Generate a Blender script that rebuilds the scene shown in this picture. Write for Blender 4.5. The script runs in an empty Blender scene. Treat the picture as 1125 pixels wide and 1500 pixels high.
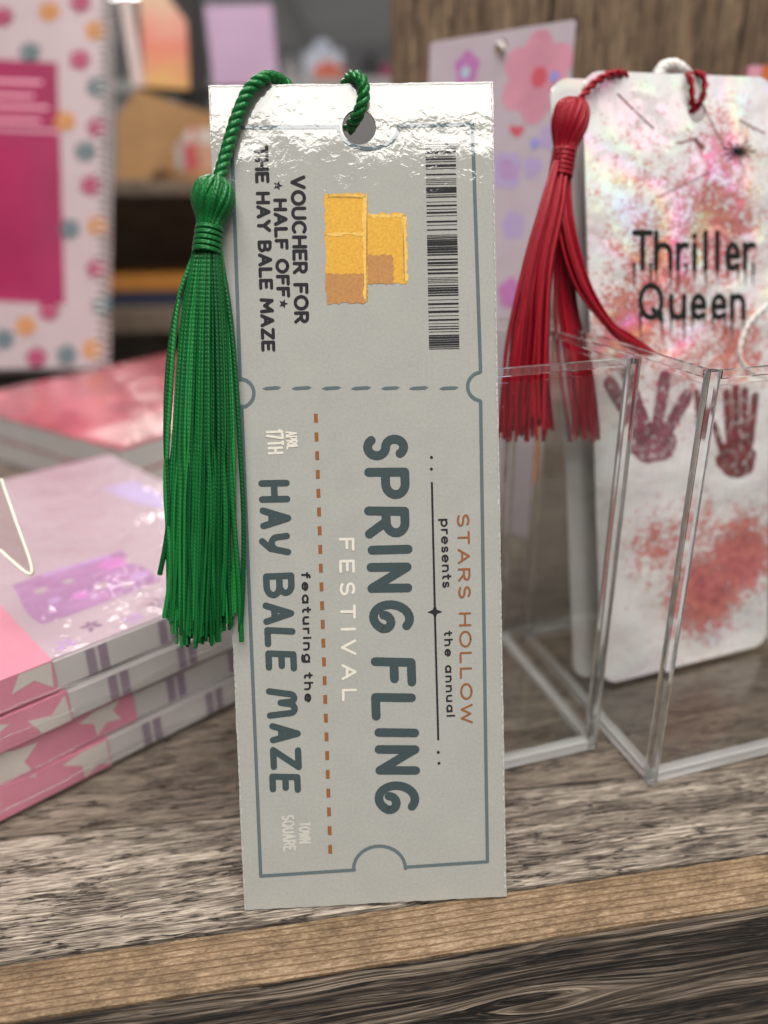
import bpy, math, random
from mathutils import Vector, Matrix, noise as mnoise
random.seed(7)
S = bpy.context.scene
COL = S.collection
# ------------------------------------------------------------------ camera
FPX, CX, CY = 1120.0, 562.5, 750.0          # focal length / centre in photograph pixels (1125 x 1500)
PITCH, ROLL, HCAM = math.radians(22.9), math.radians(0.9), 0.128
CF = Vector((0, math.cos(PITCH), -math.sin(PITCH)))
_r, _u = Vector((1, 0, 0)), Vector((0, math.sin(PITCH), math.cos(PITCH)))
CR = _r*math.cos(ROLL) - _u*math.sin(ROLL)
CU = _r*math.sin(ROLL) + _u*math.cos(ROLL)
CAM = Vector((0, 0, HCAM))
cd = bpy.data.cameras.new('camera')
cd.sensor_fit = 'VERTICAL'; cd.sensor_height = 36; cd.sensor_width = 27
cd.lens = 36*FPX/1500; cd.clip_start = 0.005; cd.clip_end = 60
cd.dof.use_dof = True; cd.dof.focus_distance = 0.142; cd.dof.aperture_fstop = cd.lens/3.3
cam = bpy.data.objects.new('camera', cd); COL.objects.link(cam)
m = Matrix.Identity(4)
for i in range(3):
    m[i][0] = CR[i]; m[i][1] = CU[i]; m[i][2] = -CF[i]; m[i][3] = CAM[i]
cam.matrix_world = m
S.camera = cam
# ------------------------------------------------------------------ world, lamps, exposure
W = bpy.data.worlds.new('World'); S.world = W; W.use_nodes = True
W.node_tree.nodes['Background'].inputs[0].default_value = (1.0, .97, .94, 1)
W.node_tree.nodes['Background'].inputs[1].default_value = 0.15
def ceiling_lamp(x, y, z, sx, sy, rad, col=(1, .965, .92)):
    l = bpy.data.lights.new('ceiling_lamp', 'AREA'); l.shape = 'RECTANGLE'; l.size = sx; l.size_y = sy
    l.energy = rad*math.pi*sx*sy; l.color = col
    o = bpy.data.objects.new('ceiling_lamp', l); o.location = (x, y, z); COL.objects.link(o)
ceiling_lamp(0.15, -1.47, 1.72, 1.3, 0.52, 16)        # mirrored in the head of the laminated card
ceiling_lamp(3.5, -1.8, 1.72, 1.2, 1.2, 13)  # added lamp, placed to mirror in the iridescent bookmark and the acrylic
ceiling_lamp(-1.0, 3.9, 1.72, .9, 1.1, 15)         # mirrored in the wrapped pads
ceiling_lamp(0.05, -.30, 1.72, 1.2, 0.6, 17)
ceiling_lamp(1.1, 1.3, 1.72, 0.6, 1.2, 8)
ceiling_lamp(-0.75, 1.2, 1.72, 0.6, 0.8, 10)
S.view_settings.view_transform = 'Standard'; S.view_settings.look = 'None'
S.view_settings.exposure = 0.0; S.view_settings.gamma = 1
S.cycles.use_denoising = True
S.cycles.max_bounces = 14; S.cycles.transparent_max_bounces = 24; S.cycles.transmission_bounces = 10
# ------------------------------------------------------------------ pixel helpers
def ray(x, y): return CF + CR*((x-CX)/FPX) + CU*((CY-y)/FPX)
def onZ(x, y, z=0.0):
    d = ray(x, y); return CAM + d*((z-HCAM)/d.z)
def onY(x, y, Y):
    d = ray(x, y); return CAM + d*(Y/d.y)
def dep(x, y, t): return CAM + ray(x, y)*t
class Frame:
    def __init__(s, o, ex, ey):
        s.o = Vector(o); s.ex = Vector(ex).normalized(); s.ez = s.ex.cross(Vector(ey)).normalized(); s.ey = s.ez.cross(s.ex)
    def mat(s):
        M = Matrix.Identity(4)
        for i in range(3): M[i][0] = s.ex[i]; M[i][1] = s.ey[i]; M[i][2] = s.ez[i]; M[i][3] = s.o[i]
        return M
    def loc(s, p):
        d = Vector(p) - s.o; return Vector((d.dot(s.ex), d.dot(s.ey), d.dot(s.ez)))
    def px(s, x, y, w=0.0):                  # where a photo pixel meets this frame's plane at offset w
        d = ray(x, y); q = s.o + s.ez*w
        return s.loc(CAM + d*((q-CAM).dot(s.ez)/d.dot(s.ez)))
# ------------------------------------------------------------------ object helpers
def empty(name, M=None, label=None, cat=None, group=None, kind=None, parent=None):
    o = bpy.data.objects.new(name, None); o.empty_display_size = .01; COL.objects.link(o)
    if M is not None: o.matrix_world = M
    return tag(o, label, cat, group, kind)
def tag(o, label=None, cat=None, group=None, kind=None):
    if label: o['label'] = label
    if cat: o['category'] = cat
    if group: o['group'] = group
    if kind: o['kind'] = kind
    return o
class MB:
    def __init__(s): s.v = []; s.f = []; s.uv = []; s.sm = []; s.mi = []
    def add(s, vs, fs, uvs=None, smooth=False, mi=0):
        b = len(s.v); s.v += [tuple(v) for v in vs]
        for k, f in enumerate(fs):
            s.f.append(tuple(i+b for i in f)); s.sm.append(smooth); s.mi.append(mi)
            s.uv.append(uvs[k] if uvs else [(0, 0)]*len(f))
        return s
    def box(s, x0, x1, y0, y1, z0, z1, mi=0):
        vs = [(x, y, z) for z in (z0, z1) for y in (y0, y1) for x in (x0, x1)]
        return s.add(vs, [(0, 2, 3, 1), (4, 5, 7, 6), (0, 1, 5, 4), (2, 6, 7, 3), (0, 4, 6, 2), (1, 3, 7, 5)], mi=mi)
    def prism(s, poly, w0, w1, mi=0):        # polygon (x, y) extruded from z=w0 to w1
        n = len(poly); a = sum(poly[i][0]*poly[(i+1) % n][1]-poly[(i+1) % n][0]*poly[i][1] for i in range(n))
        if a < 0: poly = poly[::-1]
        vs = [(p[0], p[1], w0) for p in poly] + [(p[0], p[1], w1) for p in poly]
        return s.add(vs, [tuple(range(n-1, -1, -1)), tuple(range(n, 2*n))] + [(i, (i+1) % n, n+(i+1) % n, n+i) for i in range(n)], mi=mi)
    def flat(s, poly, w):
        n = len(poly); a = sum(poly[i][0]*poly[(i+1) % n][1]-poly[(i+1) % n][0]*poly[i][1] for i in range(n))
        if a < 0: poly = poly[::-1]
        return s.add([(p[0], p[1], w) for p in poly], [tuple(range(n))])
    def tube(s, pts, rad, n=6, cap=True):
        pts = [Vector(p) for p in pts]; N = len(pts); R = rad if isinstance(rad, (list, tuple)) else [rad]*N
        t0 = (pts[1]-pts[0]).normalized(); a = t0.orthogonal().normalized(); vs = []; L = 0; Ls = []
        for i, p in enumerate(pts):
            t = (pts[min(i+1, N-1)]-pts[max(i-1, 0)]).normalized()
            a = (a - t*a.dot(t)).normalized(); b = t.cross(a)
            if i: L += (p-pts[i-1]).length
            Ls.append(L)
            for k in range(n):
                q = 2*math.pi*k/n; vs.append(p + (a*math.cos(q)+b*math.sin(q))*R[i])
        fs = []; uv = []
        for i in range(N-1):
            for k in range(n):
                k2 = (k+1) % n
                fs.append((i*n+k, i*n+k2, (i+1)*n+k2, (i+1)*n+k))
                uv.append([(Ls[i], k/n), (Ls[i], (k+1)/n), (Ls[i+1], (k+1)/n), (Ls[i+1], k/n)])
        s.add(vs, fs, uv, True)
        if cap:
            s.add(vs[:n], [tuple(range(n-1, -1, -1))]); s.add(vs[-n:], [tuple(range(n))])
        return s
    def build(s, name, mat, parent=None):
        me = bpy.data.meshes.new(name); me.from_pydata(s.v, [], s.f)
        ul = me.uv_layers.new(name='uv'); k = 0
        for i, f in enumerate(s.f):
            for j in range(len(f)): ul.data[k].uv = s.uv[i][j]; k += 1
        me.polygons.foreach_set('use_smooth', s.sm); me.polygons.foreach_set('material_index', s.mi)
        for mm in (mat if isinstance(mat, (list, tuple)) else [mat]): me.materials.append(mm)
        me.update()
        o = bpy.data.objects.new(name, me); COL.objects.link(o)
        if parent is not None: o.parent = parent
        return o
def spline(P, n=8):
    P = [Vector(p) for p in P]; out = []
    for i in range(len(P)-1):
        a, b, c, d = P[max(i-1, 0)], P[i], P[i+1], P[min(i+2, len(P)-1)]
        for k in range(n):
            t = k/n; out.append(.5*((2*b)+(c-a)*t+(2*a-5*b+4*c-d)*t*t+(3*b-a-3*c+d)*t**3))
    out.append(P[-1]); return out
# ------------------------------------------------------------------ materials
class NT:
    def __init__(s, name):
        s.m = bpy.data.materials.new(name); s.m.use_nodes = True; s.t = s.m.node_tree
        s.b = s.t.nodes['Principled BSDF']; s.out = s.t.nodes['Material Output']
    def n(s, typ, ins=None, **kw):
        nd = s.t.nodes.new('ShaderNode'+typ)
        for k, v in kw.items(): setattr(nd, k, v)
        for k, v in (ins or {}).items(): s.set(nd, k, v)
        return nd
    def set(s, nd, k, v):
        i = nd.inputs[k]
        if isinstance(v, bpy.types.NodeSocket): s.t.links.new(v, i)
        elif isinstance(v, bpy.types.Node): s.t.links.new(v.outputs[0], i)
        else:
            if hasattr(i.default_value, '__len__') and not hasattr(v, '__len__'): v = [v]*len(i.default_value)
            elif i.type == 'RGBA' and len(v) == 3: v = (*v, 1)
            i.default_value = v
    def obj(s, scale=(1, 1, 1), loc=(0, 0, 0), rot=(0, 0, 0)):
        tc = s.n('TexCoord'); mp = s.n('Mapping', {'Vector': tc.outputs['Object'], 'Scale': scale, 'Location': loc, 'Rotation': rot}); return mp.outputs[0]
    def noise(s, vec, scale, detail=3, rough=.55, dist=0):
        return s.n('TexNoise', {'Vector': vec, 'Scale': scale, 'Detail': detail, 'Roughness': rough, 'Distortion': dist}).outputs['Fac']
    def ramp(s, fac, stops):
        r = s.n('ValToRGB', {'Fac': fac}); e = r.color_ramp.elements
        while len(e) < len(stops): e.new(.5)
        for q, (p, c) in zip(e, stops): q.position = p; q.color = (*c, 1) if len(c) == 3 else c
        return r.outputs['Color']
    def mix(s, fac, a, b, mode='MIX'):
        x = s.n('MixRGB', {'Fac': fac, 'Color1': a, 'Color2': b}, blend_type=mode); return x.outputs[0]
    def math(s, op, a, b=0.0, c=None):
        x = s.n('Math', {0: a, 1: b}, operation=op)
        if c is not None: s.set(x, 2, c)
        return x.outputs[0]
    def bump(s, h, strength, dist, normal=None):
        ins = {'Height': h, 'Strength': strength, 'Distance': dist}
        if normal is not None: ins['Normal'] = normal
        return s.n('Bump', ins).outputs[0]
    def p(s, **kw):
        for k, v in kw.items(): s.set(s.b, k.replace('_', ' '), v)
        return s.m
def plain(name, col, rough=.6, spec=.5, var=.06, scale=60, **kw):
    t = NT(name); f = t.noise(t.obj(), scale, 4)
    lo = tuple(c*(1-var) for c in col); hi = tuple(min(1, c*(1+var)) for c in col)
    t.p(Base_Color=t.ramp(f, [(.3, lo), (.7, hi)]), Roughness=rough, Specular_IOR_Level=spec, **kw)
    return t.m
def film(name, col, rough=.045, amp=1.0, var=.10, iri=False):
    """printed paper under a slightly wrinkled clear film"""
    t = NT(name); v = t.obj()
    f = t.noise(v, 1900, 4, .7); g = t.noise(v, 120, 2)
    c = t.ramp(f, [(.25, tuple(x*(1-var) for x in col)), (.75, tuple(min(1, x*(1+var)) for x in col))])
    c = t.mix(.05, c, t.ramp(g, [(.3, (.3, .3, .3)), (.7, (.9, .9, .88))]), 'OVERLAY')
    yy = t.n('SeparateXYZ', {'Vector': t.n('TexCoord').outputs['Object']}).outputs['Y']
    up = t.n('MapRange', {'Value': yy, 'From Min': .115, 'From Max': .147, 'To Min': .30, 'To Max': 1.0}).outputs[0]
    h1 = t.noise(v, 640, 2, .5, .6); h2 = t.noise(v, 130, 1)
    h = t.math('MULTIPLY', t.math('ADD', t.math('MULTIPLY', h1, .21), t.math('MULTIPLY', h2, .9)), up)
    nb = t.bump(h, 1.0, .00016*amp)
    t.p(Base_Color=c, Roughness=.75, Specular_IOR_Level=.15, Coat_Weight=1.0, Coat_Roughness=rough, Coat_IOR=1.5, Coat_Normal=nb)
    if iri:
        th = t.n('MapRange', {'Value': t.noise(v, 22, 1, .4), 'From Min': .3, 'From Max': .7, 'To Min': 260, 'To Max': 900}).outputs[0]
        t.p(Roughness=.3, IOR=1.6, Specular_IOR_Level=.5, Thin_Film_Thickness=th, Thin_Film_IOR=1.38, Coat_Weight=.2, Coat_Roughness=.12)
    return t.m
def wood(name, stops, dark, grain=(120, 1900, 1900), coarse=(22, 330, 330), crack=(.006, .024), bump=.00040, wobble=.004, rough=.75, knot=None, rings=None, axis='Y', ringdark=(.50, .40, .31)):
    t = NT(name); v = t.obj()
    if knot:
        tc = t.n('TexCoord').outputs['Object']
        d = t.n('VectorMath', {0: tc, 1: knot}, operation='SUBTRACT').outputs[0]
        d2 = t.n('VectorMath', {0: d, 1: (60, 0, 170)}, operation='MULTIPLY').outputs[0]
        ln = t.n('VectorMath', {0: d2}, operation='LENGTH').outputs['Value']
        g = t.math('EXPONENT', t.math('MULTIPLY', t.math('MULTIPLY', ln, ln), -1.0))
        z = t.n('SeparateXYZ', {'Vector': d}).outputs['Z']
        sgn = t.math('MULTIPLY', t.math('TANH', t.math('MULTIPLY', z, 400)), .0045)
        off = t.n('CombineXYZ', {'Z': t.math('MULTIPLY', g, sgn)}).outputs[0]
        v = t.n('VectorMath', {0: tc, 1: off}, operation='SUBTRACT').outputs[0]
    def mp(sc): return t.n('Mapping', {'Vector': v, 'Scale': sc}).outputs[0]
    wob = t.noise(mp((14, 40, 40)), 1, 2)
    vv = t.n('VectorMath', {0: v, 1: t.n('CombineXYZ', {'Y': t.math('MULTIPLY', wob, wobble), 'Z': t.math('MULTIPLY', wob, wobble)}).outputs[0]}, operation='ADD').outputs[0]
    def mv(sc): return t.n('Mapping', {'Vector': vv, 'Scale': sc}).outputs[0]
    f1 = t.noise(mv(coarse), 1, 4, .6); f2 = t.noise(mv(grain), 1, 4, .65); f3 = t.noise(mv((grain[0]*2.4, grain[1]*2.6, grain[2]*2.6)), 1, 2, .6)
    big = t.noise(mp((12, 22, 22)), 1, 2)
    f4 = t.noise(mv((grain[0]*.35, grain[1]*.42, grain[2]*.42)), 1, 5, .62); brk = t.noise(mp((90, 260, 260)), 1, 2)
    fac = t.math('ADD', t.math('ADD', t.math('MULTIPLY', f1, .26), t.math('MULTIPLY', f2, .34)), t.math('ADD', t.math('MULTIPLY', f3, .26), t.math('MULTIPLY', big, .14)))
    col = t.ramp(fac, stops)
    line_ = t.math('ABSOLUTE', t.math('SUBTRACT', f4, .5))            # thin long checks following the grain
    line_ = t.math('ADD', line_, t.math('MULTIPLY', t.math('MAXIMUM', t.math('SUBTRACT', brk, .50), 0.0), .5))
    ck = t.n('MapRange', {'Value': line_, 'From Min': crack[0], 'From Max': crack[1]}).outputs[0]
    h = t.math('ADD', t.math('MULTIPLY', f2, .6), t.math('MULTIPLY', f3, .45))
    if rings:
        sp = t.n('SeparateXYZ', {'Vector': vv}).outputs[axis]
        w = t.math('SINE', t.math('ADD', t.math('MULTIPLY', sp, 2*math.pi/rings), t.math('MULTIPLY', big, 9.0)))
        rr = t.ramp(t.math('ADD', t.math('MULTIPLY', w, .5), t.math('MULTIPLY', f2, .55)), [(.60, (1, 1, 1)), (.78, ringdark)])
        col = t.mix(1, col, rr, 'MULTIPLY'); h = t.math('SUBTRACT', h, t.math('MULTIPLY', w, .12))
    col = t.mix(ck, dark, col)
    h = t.math('ADD', h, t.math('MULTIPLY', ck, .45))
    t.p(Base_Color=col, Roughness=rough, Specular_IOR_Level=.4, Normal=t.bump(h, 1.0, bump))
    return t.m
def thread(name, col, dark, sheen=.5, pitch=.00075):
    t = NT(name); uv = t.n('UVMap').outputs[0]; sp = t.n('SeparateXYZ', {'Vector': uv})
    a = t.math('ADD', t.math('DIVIDE', sp.outputs['X'], pitch), t.math('MULTIPLY', sp.outputs['Y'], 2.0))
    w = t.math('SINE', t.math('MULTIPLY', a, 2*math.pi))
    h = t.math('MULTIPLY_ADD', w, .5, .5)
    nz = t.noise(t.obj(), 1500, 2)
    t.p(Base_Color=t.mix(t.math('MULTIPLY', t.math('ADD', h, nz), .5), tuple(.12*c+.88*d for c, d in zip(dark, col)), col), Roughness=.30, Specular_IOR_Level=.9, Specular_Tint=tuple(min(1, c*2.5+.25) for c in col),
        Anisotropic=.5, Normal=t.bump(h, .6, .00006), Sheen_Weight=.15, Sheen_Tint=col)
    return t.m
def lengthwise(name, col, dark, count=70):
    t = NT(name); uv = t.n('UVMap').outputs[0]; sp = t.n('SeparateXYZ', {'Vector': uv})
    nz = t.noise(t.obj((1, 1, 1)), 500, 2)
    w = t.math('SINE', t.math('ADD', t.math('MULTIPLY', sp.outputs['Y'], 2*math.pi*count), t.math('ADD', t.math('MULTIPLY', sp.outputs['X'], 700), t.math('MULTIPLY', nz, 6))))
    h = t.math('MULTIPLY_ADD', w, .5, .5)
    n2 = t.noise(t.obj(), 2200, 2)
    t.p(Base_Color=t.mix(t.math('MULTIPLY', t.math('ADD', h, n2), .5), dark, col), Roughness=.36, Specular_IOR_Level=.75, Specular_Tint=tuple(min(1, c*2.5+.25) for c in col), Normal=t.bump(t.math('ADD', h, n2), .8, .00012))
    return t.m
def clear(name, tint=(.97, .98, .98), rough=.02, amp=0.0, base=.0, sc=60):
    """thin clear sheet: see-through, with the mirror reflection of its surface"""
    t = NT(name); t.t.nodes.remove(t.b)
    fr = t.n('LayerWeight', {'Blend': .5}); gl = t.n('BsdfGlossy', {'Color': (1, 1, 1, 1), 'Roughness': rough}); tr = t.n('BsdfTransparent', {'Color': (*tint, 1)})
    if amp:
        h = t.noise(t.obj((1, 1, 1)), sc, 3, .5, 1.2); nb = t.bump(h, 1, amp); t.set(fr, 'Normal', nb); t.set(gl, 'Normal', nb)
    fac = t.math('MULTIPLY_ADD', t.math('POWER', fr.outputs['Facing'], 5.0), .96, .04+base)
    mx = t.n('MixShader', {0: fac, 1: tr.outputs[0], 2: gl.outputs[0]}); t.t.links.new(mx.outputs[0], t.out.inputs['Surface'])
    return t.m
def glass(name, rough=.04, col=(.97, .985, .98)):
    t = NT(name); t.p(Base_Color=col, Transmission_Weight=.97, IOR=1.49, Roughness=rough); return t.m
def emit(name, col, s):
    t = NT(name); t.p(Base_Color=(0, 0, 0), Emission_Color=col, Emission_Strength=s); return t.m

M_top = wood('weathered_grey_wood', [(.42, (.030, .023, .018)), (.47, (.115, .092, .072)), (.52, (.23, .19, .152)), (.59, (.48, .41, .335))], (.022, .016, .012))
M_top2 = wood('weathered_brown_grey_wood', [(.40, (.045, .034, .026)), (.48, (.12, .094, .072)), (.55, (.20, .16, .125)), (.64, (.33, .27, .215))], (.028, .021, .016))
M_edge = wood('sawn_golden_wood', [(.41, (.10, .064, .035)), (.51, (.205, .137, .078)), (.60, (.34, .245, .155))], (.09, .052, .026), grain=(500, 1500, 1500), coarse=(120, 300, 300), crack=(-1.0, -.5), bump=.00022, rings=.00150, wobble=.0012)
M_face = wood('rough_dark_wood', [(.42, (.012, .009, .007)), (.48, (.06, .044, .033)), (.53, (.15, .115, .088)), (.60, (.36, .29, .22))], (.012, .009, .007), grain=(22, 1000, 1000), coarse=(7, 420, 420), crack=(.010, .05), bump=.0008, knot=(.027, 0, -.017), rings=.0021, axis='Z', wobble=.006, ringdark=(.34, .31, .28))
M_post = wood('brown_post_wood', [(.41, (.07, .043, .025)), (.50, (.165, .108, .064)), (.60, (.29, .205, .125))], (.055, .037, .024), grain=(30, 420, 420), coarse=(4, 60, 60), crack=(.004, .02))

def lerp2(a, b, t): return (a[0]+(b[0]-a[0])*t, a[1]+(b[1]-a[1])*t)
# ------------------------------------------------------------------ the shelf
def plank(name, front, back, z0, z1, mat, parent, nx=220, ny=10, rag=.0004, seed=0):
    """board with slightly ragged long edges; front/back = ((x,y),(x,y))"""
    vs = []; fs = []
    for k in range(nx+1):
        t = k/nx; a = lerp2(*front, t); b = lerp2(*back, t)
        ja = mnoise.noise(Vector((t*160, seed, 0)))*rag + mnoise.noise(Vector((t*30, seed+3, 0)))*rag*1.3
        jb = mnoise.noise(Vector((t*160, seed+9, 0)))*rag
        for j in range(ny+1):
            s = j/ny; y = a[1]+(b[1]-a[1])*s + ja*(1-s)*(s < .01) + jb*(s > .99)
            z = z1 + mnoise.noise(Vector((t*18, s*6, seed)))*.00025 - (.0004 if s < .01 or s > .99 else 0)
            vs.append((a[0]+(b[0]-a[0])*s, y, z))
        vs += [(vs[-1][0], vs[-1][1], z0), (vs[-1-ny][0], vs[-1-ny][1], z0)]
    r = ny+3
    for k in range(nx):
        o = k*r; q = o+r
        for j in range(ny+2): fs.append((o+j, q+j, q+j+1, o+j+1))
        fs.append((o+ny+2, q+ny+2, q, o))
    fs += [tuple(range(r-1, -1, -1)), tuple(range(nx*r, nx*r+r))]
    mb = MB().add(vs, fs); return mb.build(name, mat, parent)
SH = Frame((0, .1067, 0), (math.cos(math.radians(8.5)), math.sin(math.radians(8.5)), 0), (-math.sin(math.radians(8.5)), math.cos(math.radians(8.5)), 0))
shelf = empty('wooden_shelf', SH.mat(), 'weathered grey plank shelf with a golden sawn front edge', None, None, 'structure')
plank('plank', ((-.42, .0004), (.42, .0004)), ((-.42, .0275+.017), (.42, .0275-.017)), -.018, 0, M_top, shelf, seed=1)
plank('plank', ((-.42, .0284+.017), (.42, .0284-.017)), ((-.42, .30), (.42, .30)), -.018, -.0003, M_top2, shelf, seed=5)
plank('front_board', ((-.42, -.0112), (.42, -.0112)), ((-.42, -.0004), (.42, -.0004)), -.004, 0, M_edge, shelf, ny=4, rag=.0003, seed=8)
# weathered face of the front board, a rough sheet with real ridges
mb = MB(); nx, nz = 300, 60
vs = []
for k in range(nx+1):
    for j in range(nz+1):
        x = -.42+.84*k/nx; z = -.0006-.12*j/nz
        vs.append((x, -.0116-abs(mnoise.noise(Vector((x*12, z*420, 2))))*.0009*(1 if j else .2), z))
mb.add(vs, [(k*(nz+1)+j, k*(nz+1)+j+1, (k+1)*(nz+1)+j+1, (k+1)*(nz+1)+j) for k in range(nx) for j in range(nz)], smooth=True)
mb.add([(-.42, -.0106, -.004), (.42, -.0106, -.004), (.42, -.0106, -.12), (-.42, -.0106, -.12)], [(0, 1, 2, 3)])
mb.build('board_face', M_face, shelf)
# ------------------------------------------------------------------ stroke lettering
def arc(cx, cy, rx, ry, a0, a1, n=12):
    return [(cx+rx*math.cos(math.radians(a0+(a1-a0)*i/n)), cy+ry*math.sin(math.radians(a0+(a1-a0)*i/n))) for i in range(n+1)]
def glyphs():
    g = {}
    g['A'] = (.72, [[(0, 0), (.36, 1), (.72, 0)], [(.13, .34), (.59, .34)]])
    g['B'] = (.62, [[(0, 0), (0, 1), (.3, 1)]+arc(.3, .76, .26, .24, 90, -90)[1:]+[(0, .52)], [(.3, .52)]+arc(.32, .26, .3, .26, 90, -90)[1:]+[(0, 0)]])
    g['C'] = (.72, [arc(.4, .5, .4, .5, 50, 310, 20)])
    g['E'] = (.56, [[(.56, 1), (0, 1), (0, 0), (.56, 0)], [(0, .52), (.48, .52)]])
    g['F'] = (.54, [[(.54, 1), (0, 1), (0, 0)], [(0, .52), (.46, .52)]])
    g['G'] = (.74, [arc(.4, .5, .4, .5, 50, 350, 22)+[(.78, .46), (.46, .46)]])
    g['g_'] = (.76, [arc(.42, .5, .42, .5, 55, 330, 22)+arc(.56, .28, .22, .2, 0, 180, 10)])
    g['H'] = (.66, [[(0, 0), (0, 1)], [(.66, 0), (.66, 1)], [(0, .5), (.66, .5)]])
    g['I'] = (.02, [[(.01, 0), (.01, 1)]])
    g['L'] = (.52, [[(0, 1), (0, 0), (.52, 0)]])
    g['M'] = (.86, [[(0, 0), (.06, 1), (.43, .3), (.80, 1), (.86, 0)]])
    g['m_'] = (.86, [[(0, 0), (.08, .75)]+arc(.22, .8, .14, .2, 170, 10, 8)+[(.4, .45)]+arc(.6, .8, .16, .2, 170, 10, 8)+[(.86, 0)]])
    g['N'] = (.68, [[(0, 0), (0, 1), (.68, 0), (.68, 1)]])
    g['O'] = (.84, [arc(.42, .5, .42, .5, 90, 450, 26)])
    g['P'] = (.58, [[(0, 0), (0, 1), (.3, 1)]+arc(.3, .73, .28, .27, 90, -90)[1:]+[(0, .46)]])
    g['Q'] = (.84, g['O'][1]+[[(.5, .25), (.84, -.06)]])
    g['R'] = (.62, [[(0, 0), (0, 1), (.3, 1)]+arc(.3, .74, .28, .26, 90, -90)[1:]+[(0, .48)], [(.28, .48), (.62, 0)]])
    g['S'] = (.58, [arc(.29, .75, .27, .25, 35, 270, 14)+arc(.29, .25, .29, .25, 90, -145, 14)[1:]])
    g['T'] = (.62, [[(0, 1), (.62, 1)], [(.31, 1), (.31, 0)]])
    g['U'] = (.66, [[(0, 1), (0, .33)]+arc(.33, .33, .33, .33, 180, 360)[1:]+[(.66, 1)]])
    g['V'] = (.70, [[(0, 1), (.35, 0), (.70, 1)]])
    g['W'] = (1.0, [[(0, 1), (.25, 0), (.5, .85), (.75, 0), (1.0, 1)]])
    g['Y'] = (.66, [[(0, 1), (.33, .5), (.66, 1)], [(.33, .5), (.33, 0)]])
    g['y_'] = (.62, [[(0, .98), (.05, .62)]+arc(.3, .62, .25, .26, 180, 330, 8)[1:], [(.62, 1), (.5, .3), (.22, -.02)]])
    g['Z'] = (.62, [[(0, 1), (.62, 1), (0, 0), (.62, 0)]])
    g['1'] = (.2, [[(0, .82), (.2, 1), (.2, 0)]])
    g['7'] = (.56, [[(0, 1), (.56, 1), (.18, 0)]])
    X = .66                                       # lower case, x-height .66
    bowl = arc(.29, .33, .29, .33, 90, 450, 20)
    g['a'] = (.58, [bowl, [(.58, X), (.58, 0)]])
    g['e'] = (.60, [[(.02, .34), (.58, .34)], arc(.3, .33, .29, .33, 0, 310, 18)])
    g['f'] = (.36, [arc(.34, .8, .2, .2, 90, 180, 6)+[(.14, 0)], [(0, X), (.34, X)]])
    g['g'] = (.58, [bowl, [(.58, X), (.58, -.1)]+arc(.29, -.1, .29, .2, 0, -150, 8)[1:]])
    g['h'] = (.52, [[(0, 0), (0, 1)], [(0, .38)]+arc(.26, .38, .26, .28, 170, 0, 10)+[(.52, 0)]])
    g['i'] = (.02, [[(.01, 0), (.01, X)], [(.01, .90), (.01, .91)]])
    g['l'] = (.02, [[(.01, 0), (.01, 1)]])
    g['n'] = (.52, [[(0, 0), (0, X)], [(0, .38)]+arc(.26, .38, .26, .28, 170, 0, 10)+[(.52, 0)]])
    g['p'] = (.58, [bowl, [(0, X), (0, -.3)]])
    g['r'] = (.32, [[(0, 0), (0, X)], arc(.26, .38, .26, .28, 175, 70, 7)])
    g['s'] = (.42, [arc(.21, .49, .19, .17, 30, 270, 10)+arc(.21, .165, .21, .165, 90, -150, 10)[1:]])
    g['t'] = (.36, [[(.16, .95), (.16, .16)]+arc(.3, .16, .14, .16, 180, 280, 6)[1:], [(0, X), (.36, X)]])
    g['u'] = (.52, [[(0, X), (0, .28)]+arc(.26, .28, .26, .28, 180, 360)[1:], [(.52, X), (.52, 0)]])
    return g
GL = glyphs()
LAY = [0]
def stroke(mb, pts, w, z, rnd=True):
    """flat ribbon of width w along 2-D pts, rounded ends, split at sharp corners; each ribbon a few microns above the last"""
    P = [Vector(p[:2]) for p in pts]; Q = [P[0]]
    for p in P[1:]:
        if (p-Q[-1]).length > w*.05: Q.append(p)
    if len(Q) < 2: Q = [P[0], P[0]+Vector((w*.02, 0))]
    runs = [[Q[0]]]
    for i in range(1, len(Q)):
        runs[-1].append(Q[i])
        if i < len(Q)-1 and (Q[i]-Q[i-1]).angle(Q[i+1]-Q[i], 0) > .75: runs.append([Q[i]])
    for r in runs:
        LAY[0] = (LAY[0]+1) % 9; zz = z+LAY[0]*4e-6; n = len(r); L = []; R = []
        for i in range(n):
            t = (r[min(i+1, n-1)]-r[max(i-1, 0)]).normalized(); nn = Vector((-t.y, t.x))
            L.append(r[i]+nn*w/2); R.append(r[i]-nn*w/2)
        t0 = (r[1]-r[0]).normalized(); t1 = (r[-1]-r[-2]).normalized()
        def capp(c, t):
            a = math.atan2(t.y, t.x); return [c+Vector((math.cos(a+q), math.sin(a+q)))*w/2 for q in (-1.05, -.52, 0, .52, 1.05)]
        vs = [(v.x, v.y, zz) for v in L]+[(v.x, v.y, zz) for v in R]
        mb.add(vs, [(i, n+i, n+i+1, i+1) for i in range(n-1)])
        if rnd or len(runs) > 1:
            c1 = capp(r[-1], t1); mb.add([(v.x, v.y, zz) for v in [R[-1]]+c1+[L[-1]]], [tuple(range(7))])
            c0 = capp(r[0], -t0); mb.add([(v.x, v.y, zz) for v in [L[0]]+c0+[R[0]]], [tuple(range(7))])
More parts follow.
